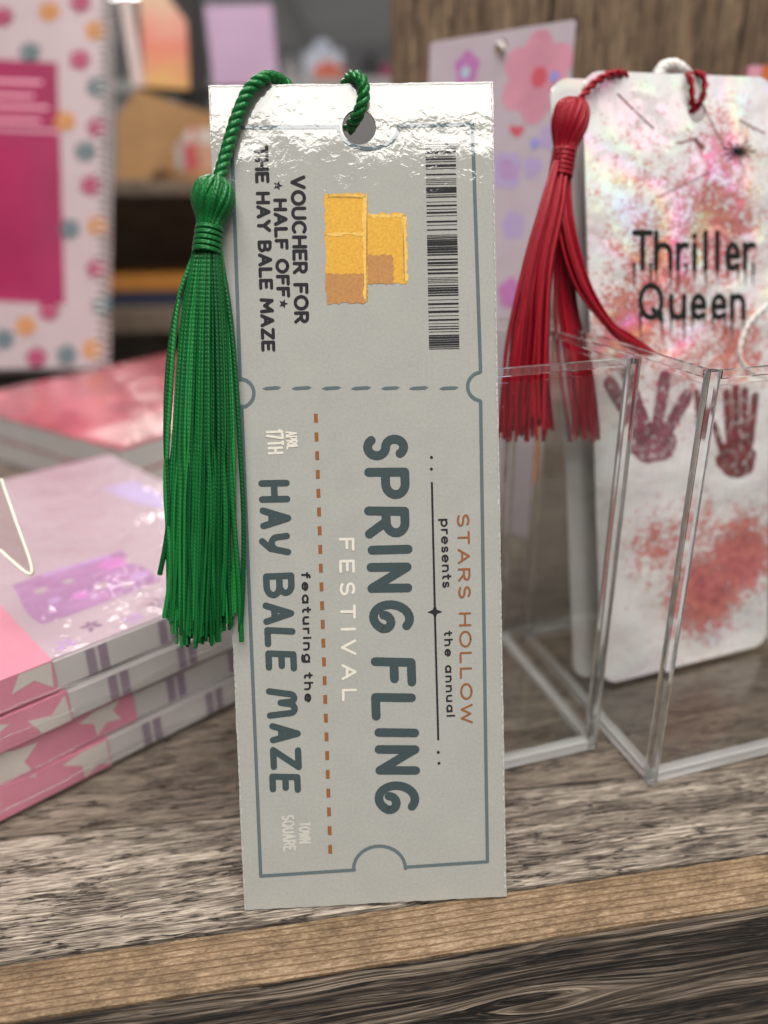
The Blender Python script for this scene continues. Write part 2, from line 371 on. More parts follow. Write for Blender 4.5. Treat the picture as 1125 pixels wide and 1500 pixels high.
def text(name, fr, s, x0, y0, x1, y1, cap, sw, mat, parent, gap=.30, z=.00005, rnd=True, space=.55, squeeze=None, across=False, jit=0):
    """lettering whose baseline runs from photo pixel (x0,y0) to (x1,y1); cap = cap height in px; fitted to that length"""
    a, b = fr.px(x0, y0).xy, fr.px(x1, y1).xy
    d = (b-a); L = d.length; d = d/L; up = Vector((-d.y, d.x))
    c = (fr.px(x0, y0-cap) if across else fr.px(x0+cap, y0)).xy-a; capm = c.length
    tot = 0; lay = []; i = 0
    while i < len(s):
        ch = s[i]; i += 1
        if i < len(s) and s[i] == '_': ch += '_'; i += 1
        if ch == ' ': tot += space; continue
        w, st = GL[ch]; lay.append((tot, w, st)); tot += w+gap
    ins = sw*capm/cap; a = a+d*ins*.5+up*ins*.5; L -= ins; capm_ = capm; capm = capm-ins
    tot -= gap; k = L/tot; mb = MB(); rj = random.Random(len(s))
    for o, w, st in lay:
        jy = rj.uniform(-1, 1)*jit; js = 1+rj.uniform(-1, 1)*jit; jr = rj.uniform(-1, 1)*jit
        for path in st:
            stroke(mb, [a+d*((o+q[0]+q[1]*jr)*k)+up*((q[1]*js+jy)*capm) for q in path], ins, z, rnd)
    return mb.build(name, mat, parent)
def dots(name, fr, centres, r, mat, parent, z=.00005):
    mb = MB()
    for x, y in centres:
        c = fr.px(x, y); c2 = fr.px(x+r, y); q = (c2-c).length
        mb.flat([(c.x+q*math.cos(a*.524), c.y+q*math.sin(a*.524)) for a in range(12)], z)
    return mb.build(name, mat, parent)
def poly(name, fr, pts, mat, parent, z=.00005):
    return MB().flat([fr.px(*p).xy for p in pts], z).build(name, mat, parent)
# ------------------------------------------------------------------ the silver-grey bookmark
bl = onZ(358, 1333, .0004); br = onZ(742, 1313, .0004)
tl = dep(305, 125, .136); tr = dep(722, 120, .138)
ex = (br-bl).normalized(); ey = ((tl+tr)*.5-(bl+br)*.5).normalized()
BK = Frame((bl+br)*.5, ex, ey)
book = empty('bookmark', BK.mat(), 'tall silver grey laminated ticket bookmark with a green tassel, leaning on the clear box', 'bookmark')
M_card = film('silver_grey_card', (.352, .350, .324))
M_rim = film('pale_sparkle_film_rim', (.56, .56, .53), amp=1.6)
M_teal = film('slate_print', (.10, .135, .148)); M_dteal = film('dark_slate_print', (.045, .066, .072)); M_ink = film('black_print', (.018, .018, .022))
M_rust = film('rust_print', (.25, .095, .035)); M_cream = film('cream_print', (.68, .64, .56)); M_hay = film('hay_yellow_print', (.66, .36, .055), var=.22)
M_hayd = film('hay_brown_print', (.44, .22, .08), var=.22); M_hayl = film('hay_light_print', (.74, .47, .12), var=.2); M_pale = film('pale_print', (.50, .485, .44))
c4 = [BK.px(*q).xy for q in ((305, 125), (722, 120), (742, 1313), (358, 1333))]
hc = BK.px(526, 186).xy; hr = (BK.px(551, 186).xy-hc).length
def ragged(a, b, n, j):
    d = (b-a); nn = Vector((-d.y, d.x)).normalized(); return [a+d*(i/n)+nn*random.uniform(-j, j) for i in range(n)]
def slab(outer, hole, w0, w1, mb):
    """plate with a round hole: outer polygon bridged to the hole ring"""
    def ang(p): return math.atan2(p[1]-hole[0].y, p[0]-hole[0].x)
    nh = 28; ring = [Vector((hole[0].x+hole[1]*math.cos(2*math.pi*i/nh), hole[0].y+hole[1]*math.sin(2*math.pi*i/nh))) for i in range(nh)]
    import bmesh
    bm = bmesh.new()
    for w, flip in ((w0, True), (w1, False)):
        ov = [bm.verts.new((p[0], p[1], w)) for p in outer]; hv = [bm.verts.new((p[0], p[1], w)) for p in ring]
        es = [bm.edges.new((ov[i], ov[(i+1) % len(ov)])) for i in range(len(ov))]+[bm.edges.new((hv[i], hv[(i+1) % nh])) for i in range(nh)]
        bmesh.ops.triangle_fill(bm, use_beauty=True, use_dissolve=False, edges=es, normal=(0, 0, 1))
        if flip: lo = (ov, hv)
        else: hi = (ov, hv)
    for a, b in zip(lo, hi):
        n = len(a)
        for i in range(n):
            try: bm.faces.new((a[i], a[(i+1) % n], b[(i+1) % n], b[i]))
            except ValueError: pass
    bmesh.ops.recalc_face_normals(bm, faces=bm.faces)
    bm.verts.index_update()
    mb.add([v.co.copy() for v in bm.verts], [tuple(v.index for v in f.verts) for f in bm.faces]); bm.free()
outer = []
for i, j in ((3, 2), (2, 1), (1, 0), (0, 3)): outer += ragged(c4[i], c4[j], 90 if i in (2, 0) else 34, .00009)
mb = MB(); slab(outer, (hc, hr), -.0007, 0, mb)
card = mb.build('card', M_card, book)
# cut film edge along the card's sides, its sparkle painted as paler dashes
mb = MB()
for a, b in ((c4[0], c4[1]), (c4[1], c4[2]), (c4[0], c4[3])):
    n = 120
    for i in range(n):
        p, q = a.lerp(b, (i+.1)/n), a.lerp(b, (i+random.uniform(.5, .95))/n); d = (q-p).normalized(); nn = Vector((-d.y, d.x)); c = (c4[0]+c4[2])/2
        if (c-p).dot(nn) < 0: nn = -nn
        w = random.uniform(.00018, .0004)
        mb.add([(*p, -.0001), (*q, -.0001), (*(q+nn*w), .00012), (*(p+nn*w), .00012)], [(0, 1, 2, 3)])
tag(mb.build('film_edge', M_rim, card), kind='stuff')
def line(name, fr, pts, w, mat, parent, z=.00005, rnd=False):
    mb = MB(); P = [fr.px(*p).xy for p in pts]; sc = (fr.px(pts[0][0]+w, pts[0][1])-fr.px(*pts[0])).length
    stroke(mb, P, sc, z, rnd); return mb.build(name, mat, parent)
def parc(cx, cy, r, a0, a1, n=14, ry=None): return [(cx+r*math.cos(math.radians(a0+(a1-a0)*i/n)), cy+(ry or r)*math.sin(math.radians(a0+(a1-a0)*i/n))) for i in range(n+1)]
border = [(584, 185), (692, 182), (704, 544)]+parc(706, 566, 21, -100, -260)+[(704, 588), (714, 1262), (594, 1270)]+parc(556, 1272, 38, 0, -180, 16, 33)+[(519, 1274), (382, 1283), (354, 595)]+parc(351, 576, 21, 80, -80)+[(352, 556), (339, 187), (494, 186)]+parc(540, 184, 45, 178, 2, 16, 34)
line('border_line', BK, border, 5.2, M_teal, card)
for x0, x1 in ((384, 412), (427, 457), (471, 500), (514, 544), (558, 586), (599, 628), (643, 672)):
    poly('tear_dash', BK, [(x0, 569.5), (x0+6, 566.5), (x1-6, 565.5), (x1, 567.5), (x1-5, 570.5), (x0+6, 571.5)], M_teal, card)
for i in range(24):
    t = i/23; x, y = 462.7+21*t, 612.6+631.4*t
    poly('rust_dash', BK, [(x-2.9, y-6.5), (x+2.7, y-6.7), (x+3.1, y+6.3), (x-2.5, y+6.5)], M_rust, card)
text('lettering', BK, 'VOUCHER FOR', 425, 257, 431, 474, 22.5, 4.9, M_ink, card, gap=.30)
text('lettering', BK, 'HALF OFF', 400, 291, 405, 436, 20.5, 4.9, M_ink, card, gap=.34)
text('lettering', BK, 'THE HAY BALE MAZE', 372, 213, 383, 515, 21, 4.9, M_ink, card, gap=.32)
for sx, sy in ((407, 272), (415, 445)):
    poly('star_print', BK, [(sx+(7.2 if k % 2 == 0 else 3.2)*math.cos(k*math.pi/5), sy+(7.2 if k % 2 == 0 else 3.2)*math.sin(k*math.pi/5)) for k in range(10)], M_ink, card)
def word(letters, base0, base1, cap, sw, mat, z=.00005):
    """big hand-drawn letters, each fitted to its own span of photo rows"""
    y0, y1 = letters[0][1], letters[-1][2]; rj = random.Random(3)
    for ch, a, b in letters:
        w, st = GL[ch]; mb = MB(); pad = sw*.5; jr = rj.uniform(-.05, .06); jb = rj.uniform(-2, 2)
        for path in st:
            P = []
            for q in path:
                yy = (a+b)/2 if w < .1 else a+pad+(b-a-2*pad)*q[0]/w
                xb = base0+(base1-base0)*(yy-y0)/(y1-y0)+pad+jb
                P.append(BK.px(xb+(cap-2*pad)*q[1], yy+q[1]*jr*30-jr*15).xy)
            stroke(mb, P, (BK.px(500+sw, 800)-BK.px(500, 800)).length, z)
        mb.build('letter', mat, card)
word([('S', 636, 674), ('P', 685, 731), ('R', 742, 789), ('I', 797, 813), ('N', 824, 868), ('g_', 879, 927), ('F', 963, 1005), ('L', 1015, 1056), ('I', 1065, 1081), ('N', 1091, 1135), ('g_', 1144, 1192)], 531, 551, 66, 13.2, M_dteal)
word([('H', 703, 736), ('A', 743, 775), ('y_', 780, 813), ('B', 839, 876), ('A', 882, 915), ('L', 919, 949), ('E', 953, 983), ('m_', 1008, 1053), ('A', 1059, 1089), ('Z', 1094, 1128), ('E', 1133, 1161)], 378, 397, 46, 9.6, M_dteal)
text('lettering', BK, 'FESTIVAL', 496, 788, 501, 1027, 23, 4.0, M_cream, card, gap=.62)
text('lettering', BK, 'STARS HOLLOW', 669, 753, 675, 1060, 18.5, 3.1, M_rust, card, gap=.36)
text('lettering', BK, 'presents', 645, 760, 648, 861, 14.5, 2.7, M_ink, card, gap=.34)
text('lettering', BK, 'the annual', 650, 924, 654, 1050, 13, 2.7, M_ink, card, gap=.42)
text('lettering', BK, 'featuring the', 441, 838, 446, 1029, 14, 3.1, M_ink, card, gap=.42)
text('lettering', BK, '17TH', 389, 629, 391, 666, 26, 3.6, M_cream, card, gap=.30, rnd=False)
text('lettering', BK, 'APRIL', 418, 632, 420, 659, 17, 2.5, M_cream, card, gap=.32, rnd=False)
text('lettering', BK, 'SQUARE', 412, 1194, 415, 1247, 19, 3.2, M_pale, card, gap=.32, rnd=False)
text('lettering', BK, 'TOWN', 437, 1204, 438, 1236, 18, 3.2, M_pale, card, gap=.30, rnd=False)
line('rule_line', BK, [(632.6, 706), (637, 894)], 3, M_ink, card); line('rule_line', BK, [(637, 899), (642, 1084)], 3, M_ink, card)
dots('rule_dot', BK, [(632, 670), (632, 687), (642, 1102), (643, 1118)], 2.3, M_ink, card)
poly('diamond_print', BK, [(637, 884), (640, 893), (648, 896), (640, 899), (637.5, 908), (634, 899), (626, 896.5), (634, 893)], M_ink, card, z=.0001)
# barcode: rows of bars across the strip
bars = [(.000, .6), (.012, .6), (.022, .6), (.040, 2.6), (.062, .7), (.073, 2.0), (.086, .8), (.105, 2.8), (.120, .8), (.148, 1.6), (.170, .6), (.178, .6), (.187, .6), (.196, .6), (.212, 1.2), (.222, 3), (.234, 2.2), (.248, .7), (.258, 1.4), (.282, .6), (.300, 1.9), (.318, .7), (.334, 2.2), (.350, .6), (.378, 2.0), (.395, .7), (.418, 1.4), (.444, .6), (.451, .6), (.458, 1.2), (.468, 1.5), (.478, 2.2), (.490, 2.8), (.503, 1.6), (.514, 2.6), (.527, 2.2), (.540, 1.6), (.563, 1.6), (.580, 2.6), (.592, 1), (.612, 2.0), (.630, 2.2), (.652, .6), (.660, .6), (.668, .6), (.676, .6), (.690, 1.2), (.702, 1.8), (.714, 2.6), (.726, 1.6), (.738, 1.6), (.760, .7), (.780, 2.2), (.798, .7), (.818, 2.6), (.838, .6), (.858, 2.0), (.876, .6), (.890, 1.0), (.902, 1.4), (.916, .7), (.934, 1.4), (.945, 2.6), (.957, 1.6), (.968, 2.4), (.980, 2.0), (.990, 1.2), (.999, .9)]
for t, w in bars:
    x, y = 623+5.5*t, 211+300*t; w *= 1.25
    poly('barcode_bar', BK, [(x, y-w/2+.6), (x+44.5, y-w/2-.4), (x+44.5, y+w/2-.4), (x, y+w/2+.6)], M_ink, card)
def rough_quad(q, n=14, j=1.9):
    out = []
    for i in range(4):
        a, b = q[i], q[(i+1) % 4]; out += [(a[0]+(b[0]-a[0])*k/n+random.uniform(-j, j), a[1]+(b[1]-a[1])*k/n+random.uniform(-j, j)) for k in range(n)]
    return out
for q, mt, z in (([(476, 284), (537, 284), (539, 402), (477, 403)], M_hay, .00004), ([(477, 401), (537, 401), (538, 444), (479, 445)], M_hayd, .00006), ([(538, 312), (594, 313), (597, 415), (575, 415), (540, 374)], M_hay, .00005),
                 ([(538, 374), (575, 373), (577, 415), (539, 415)], M_hayd, .00007), ([(477, 341), (536, 341), (536, 345), (477, 345)], M_hayl, .00008), ([(531, 288), (537, 288), (538, 440), (533, 440)], M_hayl, .00009),
                 ([(590, 316), (595, 316), (597, 412), (591, 412)], M_hayl, .00008), ([(480, 286), (534, 286), (534, 289), (480, 289)], M_hayl, .00008), ([(541, 315), (590, 315), (590, 319), (541, 319)], M_hayl, .00008)):
    if len(q) == 5: q = [q[0], q[1], q[2], (538, 414)]
    poly('hay_bale_print', BK, rough_quad(q), mt, card, z=z)
# ------------------------------------------------------------------ tassels
M_green = thread('green_silk_thread', (.007, .115, .026), (.0008, .02, .005)); M_greenh = lengthwise('green_silk_head', (.016, .22, .05), (.003, .07, .015))
M_red = thread('red_silk_thread', (.25, .004, .014), (.13, .003, .008)); M_redh = lengthwise('red_silk_head', (.38, .008, .022), (.11, .003, .008))
GREENS = [M_green, thread('green_silk_thread_light', (.014, .17, .038), (.0015, .035, .009)), thread('green_silk_thread_deep', (.003, .065, .015), (.0006, .012, .003))]
REDS = [M_red, thread('red_silk_thread_light', (.36, .007, .02), (.12, .003, .008)), thread('red_silk_thread_deep', (.15, .003, .009), (.04, .001, .003))]
M_whitec = thread('white_silk_cord', (.78, .75, .72), (.45, .42, .40))
def rope(name, pts, R, mat, parent, plies=3, pitch=.0048, n=10):
    P = spline(pts, 14); mb = MB(); L = [0]
    for i in range(1, len(P)): L.append(L[-1]+(P[i]-P[i-1]).length)
    a = (P[1]-P[0]).orthogonal().normalized(); fr = []
    for i, p in enumerate(P):
        t = (P[min(i+1, len(P)-1)]-P[max(i-1, 0)]).normalized(); a = (a-t*a.dot(t)).normalized(); fr.append((a.copy(), t.cross(a)))
    for k in range(plies):
        path = []
        for i, p in enumerate(P):
            q = 2*math.pi*(L[i]/pitch+k/plies); path.append(p+(fr[i][0]*math.cos(q)+fr[i][1]*math.sin(q))*R*.5)
        mb.tube(path, R*.56, n)
    return mb.build(name, mat, parent)
def lathe(name, base, axis, prof, mat, parent, n=40, lump=.04):
    ax = Vector(axis).normalized(); a = ax.orthogonal().normalized(); b = ax.cross(a); vs = []; fs = []; uv = []
    for d, r in prof:
        for k in range(n):
            q = 2*math.pi*k/n; rr = r*(1+lump*mnoise.noise(Vector((math.cos(q)*2, math.sin(q)*2, d*500))))
            vs.append(Vector(base)+ax*d+(a*math.cos(q)+b*math.sin(q))*rr)
    for i in range(len(prof)-1):
        for k in range(n):
            k2 = (k+1) % n; fs.append((i*n+k, i*n+k2, (i+1)*n+k2, (i+1)*n+k))
            uv.append([(prof[i][0], k/n), (prof[i][0], (k+1)/n), (prof[i+1][0], (k+1)/n), (prof[i+1][0], k/n)])
    return MB().add(vs, fs, uv, True).build(name, mat, parent)
def thread_head(base, axis, prof, mat, parent, n=34, r=.00036):
    ax = Vector(axis).normalized(); a = ax.orthogonal().normalized(); b = ax.cross(a); mb = MB(); rj = random.Random(n)
    P = spline([(d, q, 0) for d, q in prof], 3)
    for k in range(n):
        ph = 2*math.pi*(k+rj.uniform(-.3, .3))/n; tw = rj.uniform(.25, .75); rr = rj.uniform(.88, 1.03)
        path = []
        for p in P:
            q = ph+tw*p.x/prof[-1][0]; path.append(Vector(base)+ax*p.x+(a*math.cos(q)+b*math.sin(q))*p.y*rr)
        mb.tube(path, r*rj.uniform(.8, 1.2), 6)
    return mb.build('tassel_head', mat, parent)
def wrap(base, axis, d0, d1, R0, R1, mat, parent, turns=10):
    ax = Vector(axis).normalized(); a = ax.orthogonal().normalized(); b = ax.cross(a); path = []; rj = random.Random(4); N = turns*22
    for i in range(N+1):
        t = i/N; q = 2*math.pi*turns*t; R_ = (R0+(R1-R0)*t)*(1+.03*mnoise.noise(Vector((q*.3, 0, 0))))
        path.append(Vector(base)+ax*(d0+(d1-d0)*t+.00012*math.sin(q*.5))+(a*math.cos(q)+b*math.sin(q))*R_)
    mb = MB().tube(path, (d1-d0)/turns*.62, 6); return mb.build('neck_wrap', mat, parent)
def L3(x, y, w): return BK.px(x, y, w)
# cord of the green tassel: down over the card's head, and the loop through the punched hole
rope('cord', [L3(438, 150, -.004), L3(418, 124, -.0028), L3(400, 114, -.0006), L3(384, 116, .0012), L3(364, 134, .0016), L3(347, 172, .0016), L3(334, 215, .0018), L3(323, 255, .0024), L3(320, 275, .003)], .00115, M_green, book)
rope('cord_loop', [L3(500, 150, -.003), L3(508, 122, -.002), L3(518, 112, .0004), L3(530, 118, .0016), L3(533, 140, .0016), L3(526, 164, .0008), L3(518, 178, -.0012), L3(510, 190, -.003)], .0011, M_green, book)
hb = L3(317, 262, .0032); ha = (L3(302, 372, .0034)-hb)
lathe('head_core', hb, ha, [(0, .0004), (.0003, .0019), (.0012, .0030), (.0026, .0036), (.0042, .0036), (.0056, .0031), (.0070, .0024), (.0082, .0021)], M_greenh, book)
thread_head(hb, ha, [(0, .0008), (.0003, .0019), (.0012, .0030), (.0026, .0035), (.0042, .0035), (.0056, .0030), (.0070, .0023), (.0086, .0020)], M_green, book, 46)
wrap(hb, ha, .0082, .0130, .0022, .0023, M_green, book)
# neck ring of strands
sk = L3(304, 358, .0034); rs = random.Random(11)
def strand(parent, pts, r, mat, n=6, seg=6):
    P = spline(pts, seg); mat = random.choice(GREENS if mat is M_green else REDS); return MB().tube(P, r, n).build('strand', mat, parent)
NS = 130
for i in range(NS):
    q = min(1, max(0, (rs.randrange(9)+.5+rs.gauss(0, .30))/9)); layer = rs.uniform(0, 1)
    xt = 286+36*q; xm = 255+86*q+rs.uniform(-5, 5); xb = 248+92*q+rs.uniform(-6, 6)
    edge = 1-abs(2*q-1)
    w = .0016+.0036*layer*math.sqrt(max(.05, edge)); cross = rs.uniform(-22, 22) if rs.random() < .18 else 0; xm += cross*.3; xb = min(346, max(240, xb+cross)); yb = rs.choice((rs.uniform(895, 925), rs.uniform(918, 940)))+(10 if .2 < q < .8 else -6)
    strand(book, [L3(xt, 352, .0034+(layer-.5)*.0030*edge), L3(xt+(xm-xt)*.26, 400, w*.7+.0014), L3(xt+(xm-xt)*.66, 485, w), L3(xt+(xm-xt)*.97, 630, w), L3((xm+xb)/2+rs.uniform(-8, 8), rs.uniform(730, 800), w), L3(xb, yb, w*.9)], rs.uniform(.00024, .00038), M_green)
for pts in ([(321, 366), (334, 440), (343, 520), (351, 640), (357, 760), (356, 860), (352, 925)], [(318, 366), (330, 470), (333, 600), (341, 740), (350, 860), (354, 940)], [(290, 366), (262, 440), (247, 530), (243, 640), (247, 760), (234, 842)], [(288, 366), (260, 450), (248, 600), (243, 720), (250, 830), (241, 905)]):
    strand(book, [L3(x, y, .0022) for x, y in pts], .00048, M_green)
# ------------------------------------------------------------------ acrylic boxes
M_acr = clear('clear_acrylic_sheet', (.955, .96, .955), .015); M_rod = glass('clear_acrylic_edge', .03); M_bedge = NT('glare_white_acrylic_base_edge').p(Base_Color=(.95, .95, .95), Transmission_Weight=.72, IOR=1.49, Roughness=.06)  # base edges part-opaque white, so their bright glare is in the colour
def acrylic_box(corner, yaw, wx, dy, h, label):
    """corner = front-left bottom; thin sheets with solid clear corner bars"""
    c, s = math.cos(yaw), math.sin(yaw); fr = Frame(corner, (c, s, 0), (-s, c, 0)); t = .0026
    r = empty('acrylic_box', fr.mat(), label, 'box', 'clear acrylic boxes holding bookmarks')
    e = .0003
    MB().box(t+e, wx-t-e, .0007, .0016, t+e, h-t-e).build('front_panel', M_acr, r); MB().box(t+e, wx-t-e, dy-.0016, dy-.0007, t+e, h-t-e).build('back_panel', M_acr, r)
    MB().box(.0007, .0016, t+e, dy-t-e, t+e, h-t-e).build('side_panel', M_acr, r); MB().box(wx-.0016, wx-.0007, t+e, dy-t-e, t+e, h-t-e).build('side_panel', M_acr, r)
    MB().box(t+e, wx-t-e, t+e, dy-t-e, .0008, .0018).build('base_panel', M_acr, r)
    for (x, y) in ((0, 0), (wx-t, 0), (0, dy-t), (wx-t, dy-t)):
        k = .0005; MB().prism([(x+k, y), (x+t-k, y), (x+t, y+k), (x+t, y+t-k), (x+t-k, y+t), (x+k, y+t), (x, y+t-k), (x, y+k)], 0.0, h).build('corner_post', M_rod, r)
    for z, n, tt in ((0, 'base_edge', t), (h-.0016, 'rim', .0016)):
        for (x0, x1, y0, y1) in ((t, wx-t, .0002, tt), (t, wx-t, dy-tt, dy-.0002), (.0002, tt, t, dy-t), (wx-tt, wx-.0002, t, dy-t)):
            MB().box(x0, x1, y0, y1, z+.0001, z+tt).build(n, M_bedge if n == 'base_edge' else M_rod, r)
    return fr
YB = math.radians(16.6)
A = onZ(950, 1150); B = onZ(888, 1107) + Vector((-math.sin(YB), math.cos(YB), 0))*.003
BXR = acrylic_box(A, YB, .072, .066, .0963, 'clear acrylic box holding the red spattered bookmarks')
wl = .036
BXL = acrylic_box(B-Vector((math.cos(YB), math.sin(YB), 0))*wl, YB, wl-.0006, .055, .0965, 'narrow clear acrylic box that the grey ticket bookmark leans on')
# ------------------------------------------------------------------ red-spattered bookmark
M_holo = film('white_iridescent_card', (.66, .63, .635), amp=.5, var=.02, iri=True)
def splatter_mat():
    t = NT('red_spattered_card'); tc = t.n('TexCoord').outputs['Object']
    spots = [(.006, .020, .014, 1.0), (.018, .028, .013, 1.0), (-.010, .036, .011, .55), (.004, .040, .010, .5), (.010, .118, .018, .65), (-.006, .108, .018, .6), (-.018, .094, .012, .8), (.016, .086, .014, .6), (.0, .088, .02, .45), (.012, .136, .012, .6), (-.012, .128, .018, .35)]
    tot = None
    for x, y, r, k in spots:
        d = t.n('VectorMath', {0: tc, 1: (x, y, 0)}, operation='DISTANCE').outputs['Value']
        g = t.math('MULTIPLY', t.math('EXPONENT', t.math('MULTIPLY', t.math('POWER', t.math('DIVIDE', d, r), 2), -1.0)), k)
        tot = g if tot is None else t.math('MAXIMUM', tot, g)
    f = t.noise(tc, 1150, 5, .72, .8); f2 = t.noise(tc, 330, 3, .6)
    v = t.math('ADD', t.math('MULTIPLY', f, .62), t.math('ADD', t.math('MULTIPLY', f2, .38), t.math('MULTIPLY', tot, .30)))
    mask = t.n('MapRange', {'Value': v, 'From Min': .59, 'From Max': .665}).outputs[0]
    red = t.ramp(f2, [(.35, (.30, .03, .035)), (.65, (.50, .12, .10))])
    col = t.mix(t.math('MULTIPLY', mask, .92), (.66, .63, .635), red)
    th = t.n('MapRange', {'Value': t.noise(tc, 26, 1, .4), 'From Min': .3, 'From Max': .7, 'To Min': 260, 'To Max': 900}).outputs[0]
    h = t.noise(tc, 110, 2)
    t.p(Base_Color=col, Roughness=.26, IOR=1.62, Specular_IOR_Level=.5, Thin_Film_Thickness=th, Thin_Film_IOR=1.38, Normal=t.bump(t.math('ADD', t.noise(tc, 45, 1), t.math('MULTIPLY', h, .3)), .8, .004), Coat_Weight=.25, Coat_Roughness=.08)
    return t.m
M_spl = splatter_mat(); M_thr = plain('dark_drip_ink', (.012, .014, .012), .7, spec=.15, var=.4, scale=300); 
def smear(name, col, lo, hi):
    t = NT(name); f = t.noise(t.obj(), 520, 4, .65); al = t.n('MapRange', {'Value': f, 'From Min': lo, 'From Max': hi}).outputs[0]
    g = t.noise(t.obj(), 160, 2); t.p(Base_Color=t.ramp(g, [(.3, tuple(c*.4 for c in col)), (.7, col)]), Roughness=.4, Alpha=al); return t.m
M_hand = smear('dark_red_print', (.22, .03, .035), .28, .55); M_hand2 = smear('purple_red_print', (.28, .07, .11), .30, .58)
def rounded(x0, x1, y0, y1, r, n=7):
    out = []
    for cx, cy, a in ((x1-r, y0+r, -90), (x1-r, y1-r, 0), (x0+r, y1-r, 90), (x0+r, y0+r, 180)):
        out += [Vector((cx+r*math.cos(math.radians(a+90*i/n)), cy+r*math.sin(math.radians(a+90*i/n)))) for i in range(n+1)]
    return out
tb = onZ(880, 1005, .0032); tb2 = onZ(1117, 945, .0032); tt = dep(864, 108, .178)
exr = (tb2-tb).normalized(); tup = (tt-tb); tup = tup-exr*tup.dot(exr)*.55
TH = Frame(tb+exr*.0290, exr, tup)
th = empty('bookmark', TH.mat(), 'white iridescent bookmark spattered red with handprints and dripping dark lettering', 'bookmark')
hole = TH.px(1021, 163).xy; hrad = (TH.px(1034, 163).xy-hole).length
mb = MB(); slab(rounded(-.0285, .0285, 0, .1530, .005), (hole, hrad), -.0007, 0, mb)
thc = mb.build('card', M_spl, th)
def tword(s, spans, ybase, cap, sw):
    for ch, (a, b) in zip(s, spans):
        w, st = GL[ch]; mb = MB(); rj = random.Random(a)
        for path in st:
            P = [TH.px((a+b)/2 if w < .1 else a+3+(b-a-6)*q[0]/w, ybase-cap*q[1]).xy for q in path]
            stroke(mb, P, (TH.px(a+sw, ybase)-TH.px(a, ybase)).length, .00006)
        for k in range(1 if w < .1 else 2):
            x = (a+b)/2 if w < .1 else a+3+(b-a-6)*k; dl = rj.uniform(14, 42)
            c0, c1, c2 = TH.px(x-2.4, ybase-8), TH.px(x+2.4, ybase-8), TH.px(x, ybase+dl)
            mb.add([(c0.x, c0.y, .00011), (c1.x, c1.y, .00011), (c2.x, c2.y, .00011)], [(2, 1, 0)])
        mb.build('letter', M_thr, thc)
tword('Thriller', [(926, 956), (958, 985), (990, 1008), (1012, 1022), (1029, 1038), (1046, 1055), (1062, 1084), (1088, 1106)], 393, 52, 7)
tword('Queen', [(935, 972), (980, 1005), (1011, 1035), (1041, 1065), (1069, 1092)], 465, 47, 7)
def hand(palm, fingers, mat, w0):
    mb = MB(); c = [TH.px(palm[0]+palm[2]*math.cos(a*.35)*(1+random.uniform(-.12, .12)), palm[1]+palm[3]*math.sin(a*.35)*(1+random.uniform(-.1, .1))).xy for a in range(18)]
    mb.flat(c, .00004)
    for (x0, y0, x1, y1, w) in fingers:
        stroke(mb, [TH.px(x0+(x1-x0)*k/5, y0+(y1-y0)*k/5).xy for k in range(6)], (TH.px(x0+w, y0)-TH.px(x0, y0)).length, .00006)
    mb.build('handprint', mat, thc)
hand((955, 648, 34, 31), [(940, 640, 893, 562, 18), (948, 630, 918, 548, 16), (962, 628, 974, 552, 18), (972, 640, 1006, 580, 18)], M_hand2, 0)
hand((1079, 672, 29, 29), [(1068, 645, 1064, 576, 11), (1079, 643, 1077, 570, 11), (1090, 643, 1091, 572, 11), (1099, 648, 1106, 580, 11), (1060, 668, 1046, 622, 9)], M_hand, 0)
hand((1028, 610, 9, 34), [(1022, 600, 1020, 574, 8), (1034, 640, 1040, 600, 6)], M_hand, 0)
for p, q, w in (((905, 138), (957, 188), 2.4), ((1083, 176), (1120, 195), 2), ((990, 210), (1016, 203), 2.2), ((1018, 204), (1029, 216), 6), ((960, 290), (1040, 252), 1.6), ((1028, 150), (1060, 215), 2)):
    line('splash_print', TH, [p, ((p[0]+q[0])/2, (p[1]+q[1])/2+1), q], w, M_hand, thc, rnd=True)
mb = MB()
for k in range(13):
    a = k*.483; r = random.uniform(12, 26); stroke(mb, [TH.px(1082, 222).xy, TH.px(1082+r*math.cos(a), 222+r*math.sin(a)*.9).xy], .0005, .00005)
mb.build('splash_print', M_thr, thc)
def T3(x, y, w): return TH.px(x, y, w)
rope('cord', [T3(935, 125, -.003), T3(915, 110, -.0005), T3(895, 109, .0012), T3(872, 121, .0016), T3(856, 138, .002), T3(845, 155, .003)], .00095, M_red, th, plies=2)
rope('cord_loop', [T3(1000, 118, -.002), T3(1008, 108, .0002), T3(1013, 122, .0014), T3(1014, 148, .001), T3(1013, 166, -.001)], .0008, M_red, th, plies=2)
rope('cord_loop', [T3(1012, 112, -.001), T3(1024, 107, .0006), T3(1032, 118, .0014), T3(1030, 140, .0012), T3(1018, 162, -.001)], .0008, M_red, th, plies=2)
hb = T3(840, 147, .0042); ha = T3(824, 240, .0046)-hb
k = (T3(861, 180, .004)-T3(817, 180, .004)).length/2
lathe('head_core', hb, ha, [(0, .0005), (.0004, k*.55), (.0015, k*.88), (.0034, k), (.0058, k*.98), (.0080, k*.82), (.0100, k*.64), (.0112, k*.60)], M_redh, th)
thread_head(hb, ha, [(0, .0008), (.0004, k*.55), (.0015, k*.88), (.0034, k*.97), (.0058, k*.95), (.0080, k*.80), (.0100, k*.62), (.0114, k*.58)], M_red, th, 46)
wrap(hb, ha, .0108, .0170, k*.62, k*.64, M_red, th, 12)
rs = random.Random(5)
